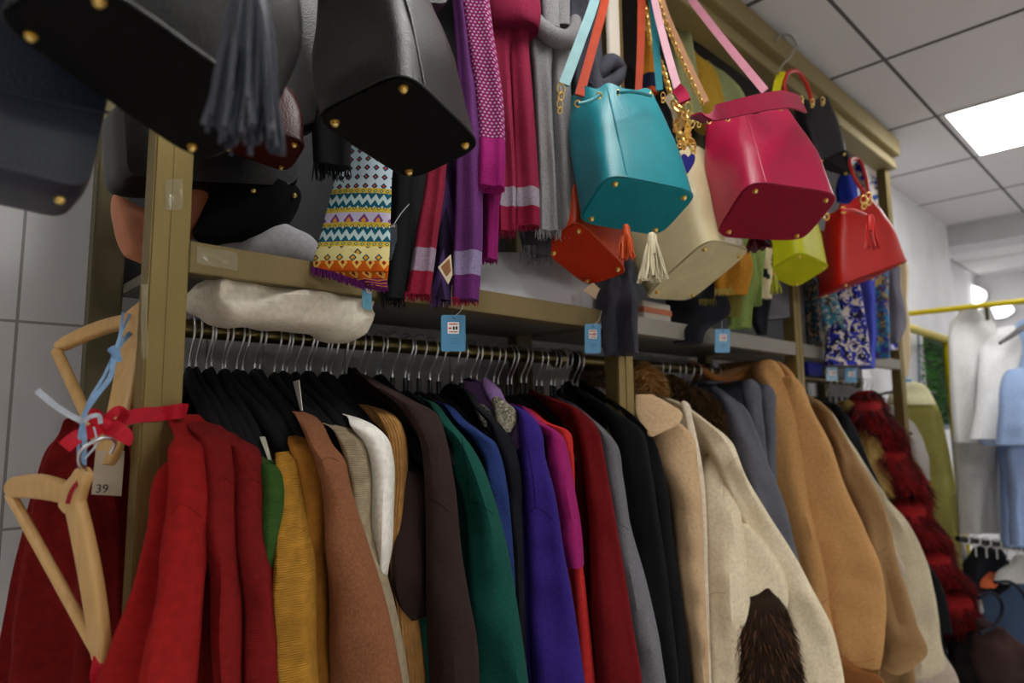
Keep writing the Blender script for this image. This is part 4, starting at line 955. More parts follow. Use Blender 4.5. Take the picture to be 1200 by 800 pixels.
scarf('colourful scarf of geometric ethnic bands hanging under the black bag', mats,
    [[(398, 459, 180, .80), (391, 459, 215, .795), (382, 458, 250, .79), (373, 457, 285, .785), (367, 456, 306, .78), (367, 455, 318, .778)],
     [(382, 456, 306, .777), (388, 455, 318, .775), (404, 454, 329, .774), (424, 454, 337, .773)]],
    [(366, 392, 316, .775, .007, 322), (390, 426, 322, .772, .007, 334), (424, 454, 333, .772, .007, 337)], b=.006, seed=2, bands=bands, frcol=fabric(C(96, 20, 96), W), fold=.5, crease=.01)
scarf('black scarf between the ethnic and raspberry scarves', fabric(C(22, 22, 25), W), [[(462, 490, 180, .82), (458, 488, 230, .815), (452, 482, 300, .81), (446, 474, 350, .80)]], [(447, 474, 350, .80, .012)], seed=3)
scarf('plum and black patterned scarf edge beside the ethnic scarf', diamond(C(84, 16, 70), C(26, 20, 30), C(150, 60, 110), 60, 30), [[(456, 472, 200, .835), (455, 472, 240, .83), (452, 470, 280, .825)]], None, seed=4, b=.008)
sc_r = C(132, 22, 50)
SG = fabric(C(142, 122, 140), W)
scarf('raspberry scarf with a grey stripe, lowest of the two raspberry ones', [fabric(sc_r, W), SG, fabric(C(132, 10, 44), W)],
    [[(494, 528, 150, .81), (500, 523, 195, .80), (496, 520, 230, .795), (488, 514, 270, .79), (482, 509, 310, .785), (475, 504, 346, .78)]], [(475, 504, 345, .78, .010)], bands=[(290, 314), (314, 360)], seed=5, b=.016)
scarf('thin violet and black striped scarf beside the purple one', zigzag(C(40, 26, 52), C(84, 60, 110), 40, 8, .4), [[(516, 536, 180, .83), (512, 534, 260, .82), (508, 530, 320, .81), (505, 528, 352, .80)]], [(505, 528, 352, .80, .012)], seed=6, b=.01)
PUR = C(96, 44, 104)
scarf('purple scarf with a pale grey stripe and red tinted fringe', [fabric(PUR, W), fabric(C(136, 124, 160), W), fabric(C(96, 34, 100), W)],
    [[(520, 540, -150, .80), (526, 544, -40, .80), (533, 552, 40, .80), (536, 562, 120, .79), (534, 565, 190, .785), (533, 566, 250, .78), (531, 565, 300, .775), (530, 561, 352, .77)]],
    [(530, 560, 351, .77, .010)], bands=[(295, 321), (321, 370)], frcol=fabric(C(140, 20, 50), W), seed=7, b=.018)
MAG = C(150, 12, 104)
scarf('magenta scarf dotted with pale spots and a plain magenta end', [dotted(C(126, 14, 92), C(176, 150, 178), C(150, 60, 60), 150, .27), fabric(MAG, W)],
    [[(528, 566, -150, .79), (534, 570, -40, .79), (540, 576, 20, .785), (547, 583, 70, .78), (554, 590, 120, .775), (558, 592, 165, .77), (558, 592, 200, .765), (557, 591, 222, .765)]], [(557, 591, 221, .765, .006)], bands=[(163, 240)], seed=8, b=.02)
scarf('plain magenta scarf end hanging lower behind the dotted scarf', fabric(C(132, 10, 92), W), [[(566, 586, 200, .80), (566, 585, 250, .795), (564, 583, 305, .79)]], [(564, 583, 304, .79, .008)], seed=9)
t = scarf('raspberry scarf knotted near its top, with a grey stripe', [fabric(C(138, 26, 60), W), fabric(C(150, 140, 150), W), fabric(C(134, 12, 50), W)],
    [[(596, 617, 22, .80), (597, 620, 60, .795), (600, 625, 120, .79), (602, 630, 190, .785), (603, 632, 222, .78), (603, 633, 266, .78)],
     [(576, 598, 22, .815), (577, 598, 70, .815), (578, 601, 140, .81), (580, 605, 220, .80), (582, 604, 272, .795)]],
    [(603, 633, 265, .78, .009), (582, 604, 271, .795, .012)], bands=[(220, 241), (241, 290)], seed=10, b=.018)
m = MB(); drape(m, [(574, 628, -14, .80), (571, 633, 2, .79), (571, 634, 18, .785), (575, 632, 32, .785), (600, 628, 40, .79)], b=.024, seed=4, crease=.012, n=30); m.build('knot', fabric(C(128, 20, 56), W), t)
m = MB(); drape(m, [(570, 610, -150, .81), (574, 620, -60, .81), (578, 624, -8, .805)], b=.02, seed=4, crease=.012); m.build('cloth', fabric(C(128, 20, 56), W), t)
t = scarf('mid grey scarf looped in a knot, with a long fringe', fabric(C(134, 132, 134), W),
    [[(622, 644, 46, .79), (624, 646, 90, .785), (627, 648, 150, .785), (629, 652, 220, .78), (628, 654, 272, .778)], [(644, 666, 48, .785), (645, 668, 90, .78), (648, 671, 150, .775), (651, 676, 220, .77), (652, 680, 274, .768)]],
    [(628, 654, 271, .775, .014), (652, 681, 272, .765, .014)], seed=11, b=.02)
m = MB(); R = [P(*p) for p in cr_interp([(628, 22, .80), (636, 34, .77), (650, 44, .755), (664, 46, .76), (673, 38, .775), (674, 24, .80)], 26)]
m.tube(R, [.012+.006*math.sin(PI*i/25) for i in range(26)], 16); m.build('knot', fabric(C(124, 122, 124), W), t)
m = MB(); drape(m, [(626, 650, -150, .81), (632, 654, -40, .80), (636, 656, 34, .785)], b=.012, seed=3); drape(m, [(648, 668, -150, .81), (650, 668, -40, .80), (651, 668, 32, .79)], b=.012, seed=5); m.build('cloth', fabric(C(134, 132, 134), W), t)
scarf('dark charcoal scarf end with a tangled fringe behind the grey one', fabric(C(62, 60, 66), W), [[(606, 650, 240, .82), (610, 648, 280, .815), (614, 644, 300, .81)]], [(580, 612, 262, .81, .022), (610, 645, 298, .81, .018), (614, 640, 290, .805, .022)], seed=12, frcol=fabric(C(96, 92, 100), W))
t = scarf('slate grey scarf bunched in soft knots beside the bag straps', fabric(C(74, 74, 84), 'felt'), [[(660, 700, -150, .85), (662, 702, -30, .85), (666, 704, 40, .845), (670, 708, 90, .83), (672, 716, 130, .82)]], None, seed=13, b=.03, crease=.02)
m = MB(); R = [P(*p) for p in cr_interp([(690, 96, .82), (704, 84, .80), (716, 72, .795), (724, 78, .80), (722, 92, .80), (708, 100, .80), (692, 104, .81)], 24)]
m.tube(R, [.012+.005*math.sin(PI*i/23) for i in range(24)], 14); m.build('knot', fabric(C(70, 70, 80), 'felt'), t)
scarf('sheer charcoal scarf tail hanging below the orange bag', fabric(C(58, 58, 66), 'smooth'), [[(706, 740, 300, .815), (702, 746, 330, .81), (700, 748, 360, .80), (704, 747, 390, .80), (708, 748, 415, .80)]], [(708, 748, 414, .80, .006)], seed=14, b=.012, crease=.045)
G5 = 'scarves hanging over the second shelf'
t = scarf('mustard scarf bunched high behind the raspberry bag', fabric(C(176, 138, 28), W), [[(794, 818, 70, .90), (798, 834, 80, .885), (806, 846, 110, .87), (814, 850, 150, .86)]], None, seed=15, b=.03, crease=.02, group=G5)
m = MB(); m.tube([P(*p) for p in cr_interp([(803, 76, .88), (812, 72, .87), (818, 82, .86), (812, 94, .86), (806, 104, .87)], 18)], .011, 12); m.build('knot', fabric(C(170, 128, 20), W), t)
scarf('pale sage scarf draped high behind the raspberry bag', fabric(C(168, 178, 122), W), [[(818, 836, 84, .90), (824, 852, 92, .89), (832, 866, 105, .88), (838, 880, 130, .88)]], None, seed=16, b=.03, crease=.015, group=G5)
scarf('pale olive shawl hanging between the chain straps', fabric(C(150, 152, 104), W), [[(776, 800, -40, .88), (780, 806, 20, .88), (784, 816, 80, .875), (788, 824, 140, .87)]], None, seed=17, b=.03, crease=.015, group=G5)
scarf('amber scarf tied by a dark navy band behind the orange strap', [fabric(C(190, 120, 14), W), fabric(C(30, 32, 58), W), fabric(C(190, 70, 14), W)], [[(752, 768, -40, .86), (752, 770, 40, .855), (752, 772, 82, .85), (754, 772, 110, .85)]], None, bands=[(84, 100), (100, 130)], seed=18, b=.016, group=G5)
scarf('golden mustard scarf end with a pale fringe below the cream bag', fabric(C(196, 132, 22), W), [[(838, 878, 296, .80), (838, 882, 315, .795), (836, 878, 335, .79), (840, 876, 345, .79)]], [(838, 858, 340, .785, .014), (856, 878, 336, .79, .012)], seed=19, b=.02, crease=.02, frcol=fabric(C(196, 178, 90), W), group=G5)
scarf('folded moss gold scarf under the mustard fringe', fabric(C(120, 112, 44), W), [[(826, 868, 345, .82), (824, 870, 358, .815), (836, 866, 372, .81)]], [(820, 850, 352, .81, .012)], seed=20, b=.02, crease=.02, group=G5)
scarf('soft green fringed scarf hanging over the second shelf', fabric(C(128, 150, 76), W), [[(864, 888, 270, .80), (866, 892, 300, .795), (862, 890, 330, .79), (856, 882, 360, .785), (854, 880, 384, .785)], [(876, 894, 280, .785), (878, 894, 320, .78), (880, 892, 358, .78)]], [(854, 880, 383, .785, .008)], seed=21, b=.018, crease=.012, group=G5)
scarf('cream and black animal print scarf left of the lime tassel', blotch([C(214, 200, 160), C(206, 192, 150), C(30, 28, 34), C(214, 200, 160)], 40, 3), [[(884, 902, 280, .80), (887, 905, 310, .795), (888, 904, 350, .79)]], None, seed=22, b=.012, group=G5)
scarf('black scarf falling to a point below the animal print scarf', fabric(C(30, 32, 40), 'smooth'), [[(884, 908, 300, .83), (882, 906, 340, .825), (880, 900, 375, .82), (888, 898, 392, .815)]], None, seed=23, b=.012, group=G5)
scarf('dark scarf heap in the shade under the cream bag', fabric(C(34, 34, 42), W), [[(780, 850, 345, .86), (782, 856, 365, .85), (786, 826, 390, .83), (790, 822, 402, .83)]], None, seed=24, b=.03, crease=.02, group=G5)
# third bay printed scarves
G6 = 'printed scarves of the third bay'
BW = [C(20, 24, 60), C(30, 40, 150), C(214, 206, 196), C(214, 206, 196), C(50, 60, 180)]
for k, (lab, mt, rows) in enumerate((
    ('dark floral scarf with teal spots, first of the printed scarves', blotch([C(24, 28, 34), C(30, 60, 78), C(120, 96, 78), C(24, 28, 34)], 95), [(942, 956, 330, .82), (944, 962, 370, .815), (946, 964, 402, .81)]),
    ('turquoise and brown printed scarf beside the dark floral one', blotch([C(60, 140, 170), C(110, 72, 50), C(190, 200, 196), C(60, 140, 170)], 85), [(956, 974, 330, .80), (960, 984, 360, .795), (966, 992, 388, .79)]),
    ('white and royal blue blotched scarf below the red bag', blotch(BW, 75), [(974, 1000, 320, .775), (972, 1012, 360, .765), (968, 1018, 400, .76), (966, 1022, 428, .755)]),
    ('cobalt blue crinkled scarf beside the blotched scarf', fabric(C(70, 82, 196), W), [(1004, 1020, 312, .77), (1008, 1024, 350, .765), (1010, 1026, 395, .76), (1008, 1024, 432, .755)]),
    ('brown, blue and gold printed scarf behind the cobalt one', blotch([C(40, 110, 160), C(90, 60, 44), C(190, 160, 70), C(60, 60, 150), C(50, 130, 170)], 80), [(1014, 1036, 300, .80), (1018, 1040, 350, .795), (1022, 1042, 395, .79), (1024, 1042, 420, .79)]),
    ('lilac and white printed scarf edge left of the grey one', blotch([C(150, 140, 210), C(214, 210, 216), C(50, 60, 170)], 50), [(1030, 1044, 296, .84), (1034, 1048, 350, .835), (1036, 1050, 410, .83)]),
    ('plain slate grey scarf, last before the white wall', fabric(C(108, 106, 120), W), [(1034, 1046, 290, .80), (1038, 1054, 340, .795), (1038, 1060, 385, .79), (1040, 1052, 402, .79)]),
    ('beige scarf tail hanging under the grey scarf', fabric(C(196, 176, 140), W), [(1044, 1056, 300, .88), (1052, 1062, 360, .88), (1052, 1066, 390, .875), (1052, 1064, 440, .87)]),
    ('blue printed scarf glimpsed above the red bag', blotch(BW+[C(40, 90, 150)], 40), [(1000, 1024, 196, .92), (1006, 1034, 215, .915), (1010, 1040, 240, .91)]),
    ('royal blue silk scarf above the red bag handle', fabric(C(30, 50, 160), 'smooth'), [(984, 1000, 206, .86), (980, 1004, 222, .855), (982, 1006, 236, .85)]),
    )):
    scarf(lab, mt, [rows], None, seed=30+k, b=.022, crease=.012, group=G6)
# ------------------------------------------------------------------ cloth sacks on and under the shelf
SACK = fabric(C(238, 228, 206), 'smooth')
t = thing('cloth_sack', 'cream cloth sack squeezed between the rail and the first shelf', 'sack', P(330, 395, .90))
m = MB(); rings = []; n = 30
prof = [(238, 336, 345), (243, 330, 362), (258, 328, 382), (285, 329, 384), (320, 333, 386), (345, 337, 388), (370, 342, 394), (395, 346, 400), (410, 350, 400), (417, 354, 376), (420, 356, 362)]
for i, (x, y0, y1) in enumerate(cr_interp(prof, 34)):
    ring = []
    for j in range(n):
        a = 2*PI*j/n; v, u = sqr(a, .8)
        yy = (y0+y1)/2+v*(y1-y0)/2; p = P(x, yy, .885)
        p += Vector((0, -.075*(-u)*.8, 0))+Vector((0, 0, 1))*0
        p += Vector((nz(p, 14, 1), nz(p, 12, 2)*1.4, 0))*.012+Vector((0, -1, .3))*.016*nz((x*.03+yy*.06, yy*.02-x*.015, 1), 1, 3)
        ring.append(p)
    rings.append(ring)
m.loft(rings); m.build('body', SACK, t)
t = thing('cloth_sack', 'rolled white sack lying on top of the first shelf', 'sack', (P(312, 300, .98).x, .98, ZC+.208))
m = MB(); c = Vector((P(315, 300, .98).x, .99, ZC+.245)); rings = []
for i in range(24):
    k = -1+2*i/23; r = math.sqrt(max(.02, 1-abs(k)**2.6)); rings.append([c+Vector((k*.085, .09*r*math.cos(2*PI*j/26), .052*r*math.sin(2*PI*j/26)+.01*(1-abs(k))))+Vector((0, 0, .006))*nz((k*3, j*.4, 2), 1) for j in range(26)])
m.loft(rings); m.build('body', fabric(C(200, 200, 204), 'smooth'), t)
t = thing('paper_sheet', 'white folded paper sheet standing on the shelf under the grey scarves', 'paper', P(620, 350, .86))
m = MB(); a, b2, c2, d2 = P(508, 296, .90), P(706, 296, .90), P(700, 362, .835), P(552, 340, .835)
g = []
for i in range(17):
    r = []
    for j in range(9):
        u, v = i/16, j/8; p = (a*(1-u)+b2*u)*(1-v)+(d2*(1-u)+c2*u)*v; p.y += .006*math.sin(u*14)+.004*nz(p, 20); r.append(p)
    g.append(r)
rings = [r+[p+Vector((0, .003, 0)) for p in reversed(r)] for r in g]
m.loft(rings); m.build('sheet', plain(C(206, 206, 210), .5), t, smooth=False)
# peach pouch behind the post
t = thing('pouch', 'peach leather pouch poking out behind the gold post', 'pouch', P(150, 308, .95))
m = MB(); drape(m, [(138, 168, 248, .95), (137, 172, 254, .945), (140, 176, 268, .94), (144, 180, 285, .94), (150, 182, 298, .945), (158, 176, 306, .95)], b=.03, seed=2, crease=.014); m.build('body', leather(C(204, 132, 98), .55), t)
t = thing('pouch', 'tan leather pouch edge right of the gold post', 'pouch', P(234, 276, .95))
m = MB(); drape(m, [(212, 242, 226, .95), (214, 240, 240, .95), (214, 236, 258, .95), (214, 230, 276, .95)], b=.02, seed=2); m.build('body', leather(C(160, 92, 58), .55), t)
m = MB(); t = thing('shoulder_bag', 'black fabric bag sagging on the first shelf behind the post', 'handbag', P(300, 285, .97))
drape(m, [(236, 350, 222, .97), (238, 345, 240, .965), (236, 330, 262, .96), (236, 310, 280, .96), (240, 290, 288, .96)], b=.06, seed=6, crease=.01); m.build('body', fabric(C(12, 12, 13), 'felt'), t)
t = thing('box', 'white and salmon carton on the second shelf', 'box', P(772, 380, .85))
p = P(748, 370, .87); m = MB(); m.box((p.x, .855, ZC+.2085), (p.x+.11, .97, ZC+.262), .002); m.build('body', plain(C(214, 204, 190), .6), t, smooth=False)
m = MB(); m.box((p.x-.001, .853, ZC+.235), (p.x+.111, .972, ZC+.248)); m.build('band', plain(C(206, 120, 84), .6), t, smooth=False)
# ------------------------------------------------------------------ price tags
CARD = plain(C(72, 132, 168), .5); LBL = plain(C(232, 226, 218), .6); INKR = plain(C(170, 60, 60), .6); INKD = plain(C(40, 36, 40), .6); STR = plain(C(200, 200, 200), .5)
def price_tag(label, x0, y0, x1, y1, Y, col=None, lb=(.25, .2, .72, .52), skew=0, text='-9', ink=None, string=None):
    a, b2, c2, d2 = P(x0, y0, Y), P(x1, y0+skew, Y), P(x1, y1+skew, Y), P(x0, y1, Y)
    t = thing('price_tag', label, 'price tag', (c2+d2)/2, 'blue price tags')
    S = lambda u, v: (a*(1-u)+b2*u)*(1-v)+(d2*(1-u)+c2*u)*v
    nrm = (b2-a).cross(d2-a).normalized()
    if nrm.y > 0: nrm = -nrm
    def card(n_, mt, u0, v0, u1, v1, z0, z1, par, e=.12):
        r = [[S(u0+(u1-u0)*(.5+.5*sqr(2*PI*(j+.5)/28, e)[0]), v0+(v1-v0)*(.5+.5*sqr(2*PI*(j+.5)/28, e)[1]))+nrm*z for j in range(28)] for z in (z0, z1)]
        m = MB(); m.loft(r); return m.build(n_, mt, par, smooth=False)
    card('card', col or CARD, 0, 0, 1, 1, 0, .0012, t)
    u0, v0, u1, v1 = lb
    l = card('label', LBL, u0, v0, u1, v1, .0012, .0016, t)
    h = MB(); h.tube(ringpath(S(.5, .08)+nrm*.0015, .0016, nrm), .0005, 6, closed_path=True); h.build('eyelet', INKD, t)
    rnd = random.Random(int(x0)); w = u1-u0; hh = v1-v0
    for (ua, va, ub, vb, ik) in ((.1, .12, .9, .22, INKR), (.08, .45, .34, .6, INKR), (.45, .38, .62, .66, ink or INKD), (.68, .36, .86, .66, ink or INKD), (.12, .8, .88, .88, INKR)):
        card('print', ik, u0+w*ua, v0+hh*va, u0+w*ub, v0+hh*vb, .0016, .0018, l, .5)
    for vv in (.66, .72, .78):
        card('print', plain(C(46, 92, 122), .5), .35, vv, .72, vv+.012, .0012, .0014, t, .3)
    if string:
        m = MB(); m.tube([P(*p) for p in cr_interp([(x0*.5+x1*.5, y0+(y1-y0)*.08, Y-.001)]+string, 14)], .0006, 5); m.build('string', STR, t)
    return t
price_tag('large blue price tag with a white label hanging below the purple scarf', 516.5, 369, 545, 411.5, .775, string=[(541, 362, .775), (543, 350, .775)])
price_tag('blue price tag with a red printed label left of the second post', 685, 379.5, 703.5, 414, .80, col=plain(C(98, 158, 200), .5), ink=INKR, lb=(.24, .2, .74, .5), string=[(702, 374, .80), (705, 364, .80)])
price_tag('blue price tag below the green scarf on the second shelf', 837.5, 385.5, 855, 413, .79, col=plain(C(104, 164, 206), .5), ink=INKR, lb=(.28, .22, .76, .52), string=[(846, 380, .79), (846, 374, .79)])
price_tag('narrow blue price tag dangling below the ethnic scarf', 424, 328, 435, 361, .785, col=plain(C(110, 176, 206), .5), skew=3, lb=(.45, .05, .95, .4))
price_tag('blue price tag at the end of the beige scarf', 1056, 444, 1068, 461, .86, lb=(.25, .25, .8, .6))
price_tag('blue price tag under the blotched scarf', 990, 431, 1004, 448, .80, lb=(.25, .25, .8, .6))
price_tag('pale blue price tag left of the one under the blotched scarf', 968, 430, 981, 446, .80, col=plain(C(140, 170, 190), .5), lb=(.25, .25, .8, .6))
price_tag('dark price tag on a white string beside the black scarf', 455, 262, 465, 305, .80, col=plain(C(34, 42, 54), .5), lb=(.3, .05, .7, .1), string=[(470, 250, .80), (484, 234, .80)])
t = thing('price_tag', 'brown and cream swing ticket between raspberry and purple scarves', 'price tag', P(524, 330, .775), 'swing tickets')
def quad_card(t, name, mt, pts, off=0, th=.001):
    q = [P(*p) for p in pts]; n_ = (q[1]-q[0]).cross(q[3]-q[0]).normalized()
    if n_.dot(q[0]-EYE) > 0: n_ = -n_
    m = MB(); m.loft([[p+n_*off for p in q], [p+n_*(off+th) for p in q]]); return m.build(name, mt, t, smooth=False)
quad_card(t, 'card', plain(C(206, 190, 160), .6), [(513, 313, .776), (528, 298, .776), (530, 322, .774), (525, 333, .774)])
quad_card(t, 'print', plain(C(130, 82, 40), .6), [(516, 313, .776), (526, 303, .776), (528, 318, .774), (523, 324, .774)], .001, .0004)
t = thing('price_tag', 'crumpled beige swing ticket under the orange bag', 'price tag', P(692, 345, .80), 'swing tickets')
quad_card(t, 'card', plain(C(196, 170, 140), .7), [(683, 340, .80), (694, 331, .795), (703, 338, .80), (697, 350, .80)])
t = thing('price_tag', 'white paper ticket standing edge-on at the collar of the caramel sweater', 'price tag', P(352, 512, .84), 'swing tickets')
quad_card(t, 'card', plain(C(216, 212, 204), .6), [(344, 447, .90), (351, 445, .86), (355, 481, .84), (353, 481, .85)])
t = thing('price_tag', 'white paper ticket beside the moss green sweater', 'price tag', P(316, 540, .82), 'swing tickets')
quad_card(t, 'card', plain(C(196, 190, 176), .6), [(304.5, 512, .815), (311, 512, .81), (321, 548, .785), (315, 540, .79)])
t = thing('price_tag', 'round white sticker disc on the rail behind the large price tag', 'price tag', P(526, 405, .79), 'swing tickets')
m = MB(); m.disc(P(524, 403, .80), (.3, -1, 0), .0125, .0012, 26); m.build('card', plain(C(206, 204, 190), .6), t, smooth=False)
t = thing('rail_divider', 'round grey size disc on the rail of the second bay', 'rail divider', P(840, 430, .97))
m = MB(); m.disc(P(839, 426, .965), (-.4, -1, 0), .012, .0015, 24); m.build('disc', plain(C(170, 172, 180), .5), t, smooth=False)
# printed collar and small details of the first-rail clothes
t = [o for o in bpy.data.objects if o.get('label', '').startswith('black jacket with')][0]
m = MB(); drape(m, [(576, 592, 470, .86), (578, 604, 480, .845), (580, 606, 492, .835), (582, 600, 506, .83)], b=.022, seed=3, crease=.012); m.build('scarf_print', blotch([C(20, 20, 24), C(206, 200, 180), C(24, 24, 28), C(150, 140, 110)], 190, 4), t)
m = MB(); drape(m, [(556, 572, 478, .885), (560, 582, 488, .875), (566, 588, 500, .865)], b=.015, seed=5, crease=.01); m.build('scarf_print', blotch([C(20, 20, 24), C(190, 186, 170), C(24, 24, 28), C(20, 20, 24)], 190, 4), t)
t = [o for o in bpy.data.objects if o.get('label', '').startswith('lavender soft')][0]
m = MB(); drape(m, [(564, 576, 447, .93), (566, 586, 456, .91), (572, 592, 468, .895), (582, 598, 480, .88)], b=.02, seed=3); m.build('collar', fabric(C(158, 120, 184), 'wool'), t)
# ------------------------------------------------------------------ left end of the unit
garment_red = thing('sweater', 'dark red garment hanging at the end of the unit behind the wooden hangers', 'sweater', P(80, 790, .96))
m = MB(); drape(m, [(88, 128, 502, .97), (66, 140, 524, .965), (50, 146, 570, .96), (36, 150, 623, .955), (22, 150, 690, .95), (8, 150, 770, .945), (-4, 150, 850, .94)], b=.04, seed=3, fold=.5, nf=7, crease=.012, n=60); m.build('body', fabric(C(138, 18, 16), 'knit'), garment_red)
def wood_hanger(label, apex, left, right, wpx, seed):
    """apex, left tip, right tip as (x, y, Y): curved arms and a round trouser bar"""
    t = thing('coat_hanger', label, 'hanger', P(*apex), 'wooden hangers tied to the gold post')
    A, Lp, Rp = P(*apex), P(*left), P(*right); n = 22
    dn = (Lp-A).normalized().cross((Rp-A).normalized()); dn.normalize()
    bis = ((Lp-A).normalized()+(Rp-A).normalized()).normalized()
    m = MB()
    for k, (tip, w) in enumerate(((Lp, wpx[0]), (Rp, wpx[1]))):
        ax = (tip-A); sd = ax.normalized().cross(dn).normalized(); rings = []
        if sd.dot(bis) > 0: sd = -sd
        for i in range(n):
            s = i/(n-1); c = A+ax*s+sd*(.005*math.sin(PI*s)-.002)
            hw = w*dep(c)/FPX/2*(.88+.17*math.sin(PI*s))
            if s > .93: hw *= max(.45, 1-(s-.93)*7)
            th = .0065
            rings.append([c+sd*hw*sqr(2*PI*(j+.5)/16, .5)[0]+dn*th*sqr(2*PI*(j+.5)/16, .5)[1] for j in range(16)])
        m.loft(rings)
    sx_ = bis.cross(dn).normalized()
    m.loft([[A-bis*h_+sx_*w_*sqr(2*PI*(j+.5)/16, .5)[0]+dn*.0064*sqr(2*PI*(j+.5)/16, .5)[1] for j in range(16)] for h_, w_ in ((-.02, .008), (-.006, .016), (.006, .0135), (.016, .0105), (.026, .0095), (.030, .006))])
    m.build('arms', WOOD, t)
    m = MB(); a, b2 = A.lerp(Lp, .93)+bis*.012, A.lerp(Rp, .93)+bis*.006
    m.tube([a, b2], 6.2*dep(a)/FPX, 12); m.build('bar', WOOD, t)
    m = MB(); m.ball(A.lerp(Lp, .90)-((Lp-A).normalized().cross(dn))*0, .0028, 8); m.build('notch', BLACKPL, t)
    m = MB(); up = -bis; pts = [A-up*.004, A+up*.03, A+up*.045+dn*.012, A+up*.062+dn*.016, A+up*.074, A+up*.066-dn*.016, A+up*.05-dn*.018]
    m.tube([Vector(p) for p in cr_interp(pts, 26)], .0018, 8); m.build('hook', STEEL, t)
    return t
wood_hanger('upper pale wooden hanger peeking out behind the gold post', (160, 372, .905), (68, 405, .99), (127, 545, .86), (17, 30), 1)
wood_hanger('lower pale wooden hanger tied by ribbons, in front of the dark red garment', (87, 578, .80), (12, 569, .90), (122, 778, .775), (27, 30), 2)
RIB = fabric(C(206, 8, 42), 'smooth', .45); RIBW = fabric(C(196, 204, 216), 'smooth', .5)
t = thing('ribbon', 'red satin ribbon tied in a bow around the first gold post', 'ribbon', P(180, 490, .82))
m = MB()
def rstrip(m, pts, w, th=.0012, n=24, side=None):
    R = [P(*p) for p in cr_interp(pts, n)]; m.strip(R, [w*dep(p)/FPX for p in R], th, side)
rstrip(m, [(138, 492, .812), (160, 487, .8165), (190, 484.5, .8165), (217.5, 481, .8165), (219, 481, .824), (219, 481.5, .85)], 17); m.build('band', RIB, t)
m = MB(); rstrip(m, [(122, 499, .80), (130, 486, .79), (140, 480, .79), (146, 486, .80), (139, 495, .805), (128, 499, .80)], 10); rstrip(m, [(125, 498, .80), (112, 494, .79), (104, 487, .79), (110, 483, .80), (120, 491, .80), (125, 498, .80)], 9); m.build('bow', RIB, t)
m = MB(); rstrip(m, [(124, 498, .798), (105, 506, .785), (90, 512, .78), (75, 524, .78)], 16); m.build('tail', RIB, t)
m = MB(); rstrip(m, [(126, 499, .798), (138, 505, .785), (145, 513, .78), (142, 518, .78)], 20); m.build('tail', RIB, t)
m = MB(); m.ball(P(125, 498, .797), .0085, 12, 1.1, .8, 1); m.build('knot', RIB, t)
t = thing('ribbon', 'pale blue and white ribbon strands knotted between the two wooden hangers', 'ribbon', P(98, 500, .79))
m = MB()
rstrip(m, [(152, 368, .86), (143, 388, .83), (134, 412, .81), (122, 440, .79), (104, 470, .78), (96, 494, .78), (92, 520, .78), (93, 545, .785), (96, 558, .79)], 3.2)
rstrip(m, [(153, 390, .86), (140, 404, .82), (134, 418, .80), (130, 440, .79), (114, 462, .78), (98, 488, .778), (99, 520, .78), (98, 545, .785)], 5.5)
rstrip(m, [(144, 366, .86), (141, 390, .82), (136, 410, .805)], 3)
m.build('strand', fabric(C(132, 168, 206), 'smooth', .5), t)
m = MB(); rstrip(m, [(98, 494, .778), (82, 486, .775), (62, 473, .772), (43, 457, .77)], [7][0]); rstrip(m, [(98, 494, .776), (106, 488, .77), (116, 487, .77), (118, 496, .775)], 5)
rstrip(m, [(110, 500, .775), (113, 520, .778), (104, 532, .78), (97, 540, .785)], 2.2); m.build('strand', RIBW, t)
m = MB(); m.tube(pxs([(130, 408, .803), (136, 414, .80), (138, 424, .80)]), .0045, 10); m.build('knot', fabric(C(120, 160, 204), 'smooth', .5), t)
m = MB(); rstrip(m, [(96, 545, .785), (94, 560, .783), (84, 575, .783), (79, 590, .786)], 5); m.build('strand', fabric(C(150, 20, 40), 'smooth', .5), t)
t = thing('price_card', 'beige card with the handwritten number 39 beside the gold post', 'price card', P(125, 580, .85), None)
quad_card(t, 'card', plain(C(206, 192, 168), .6), [(112, 528, .86), (146, 528, .86), (142, 581, .86), (107, 579, .86)])
def text_on(body, mt, org, ux, uy, size, parent, name='lettering'):
    cu = bpy.data.curves.new(name, 'FONT'); cu.body = body; cu.size = size; cu.extrude = .0002
    o = bpy.data.objects.new(name, cu); COL.objects.link(o); me = bpy.data.meshes.new_from_object(o.evaluated_get(bpy.context.evaluated_depsgraph_get())); bpy.data.objects.remove(o)
    o = bpy.data.objects.new(name, me); COL.objects.link(o); ux = ux.normalized(); n_ = ux.cross(uy).normalized(); uy = n_.cross(ux)
    o.matrix_world = Matrix(((ux.x, uy.x, n_.x, org.x), (ux.y, uy.y, n_.y, org.y), (ux.z, uy.z, n_.z, org.z), (0, 0, 0, 1)))
    o.data.materials.clear(); o.data.materials.append(mt); o.parent = parent; o.matrix_parent_inverse = Matrix.Translation(-parent.location); return o
text_on('39', INKD, P(111, 577, .8575), P(122, 577, .8575)-P(111, 577, .8575), Vector((0, 0, 1)), 9.5*.78/FPX*1.35, t)
t = thing('ribbon', 'short red ribbon at the foot of the lower wooden hanger', 'ribbon', P(115, 780, .78))
m = MB(); rstrip(m, [(116, 768, .775), (114, 780, .77), (112, 792, .77), (118, 806, .77)], 12); m.build('band', RIB, t)
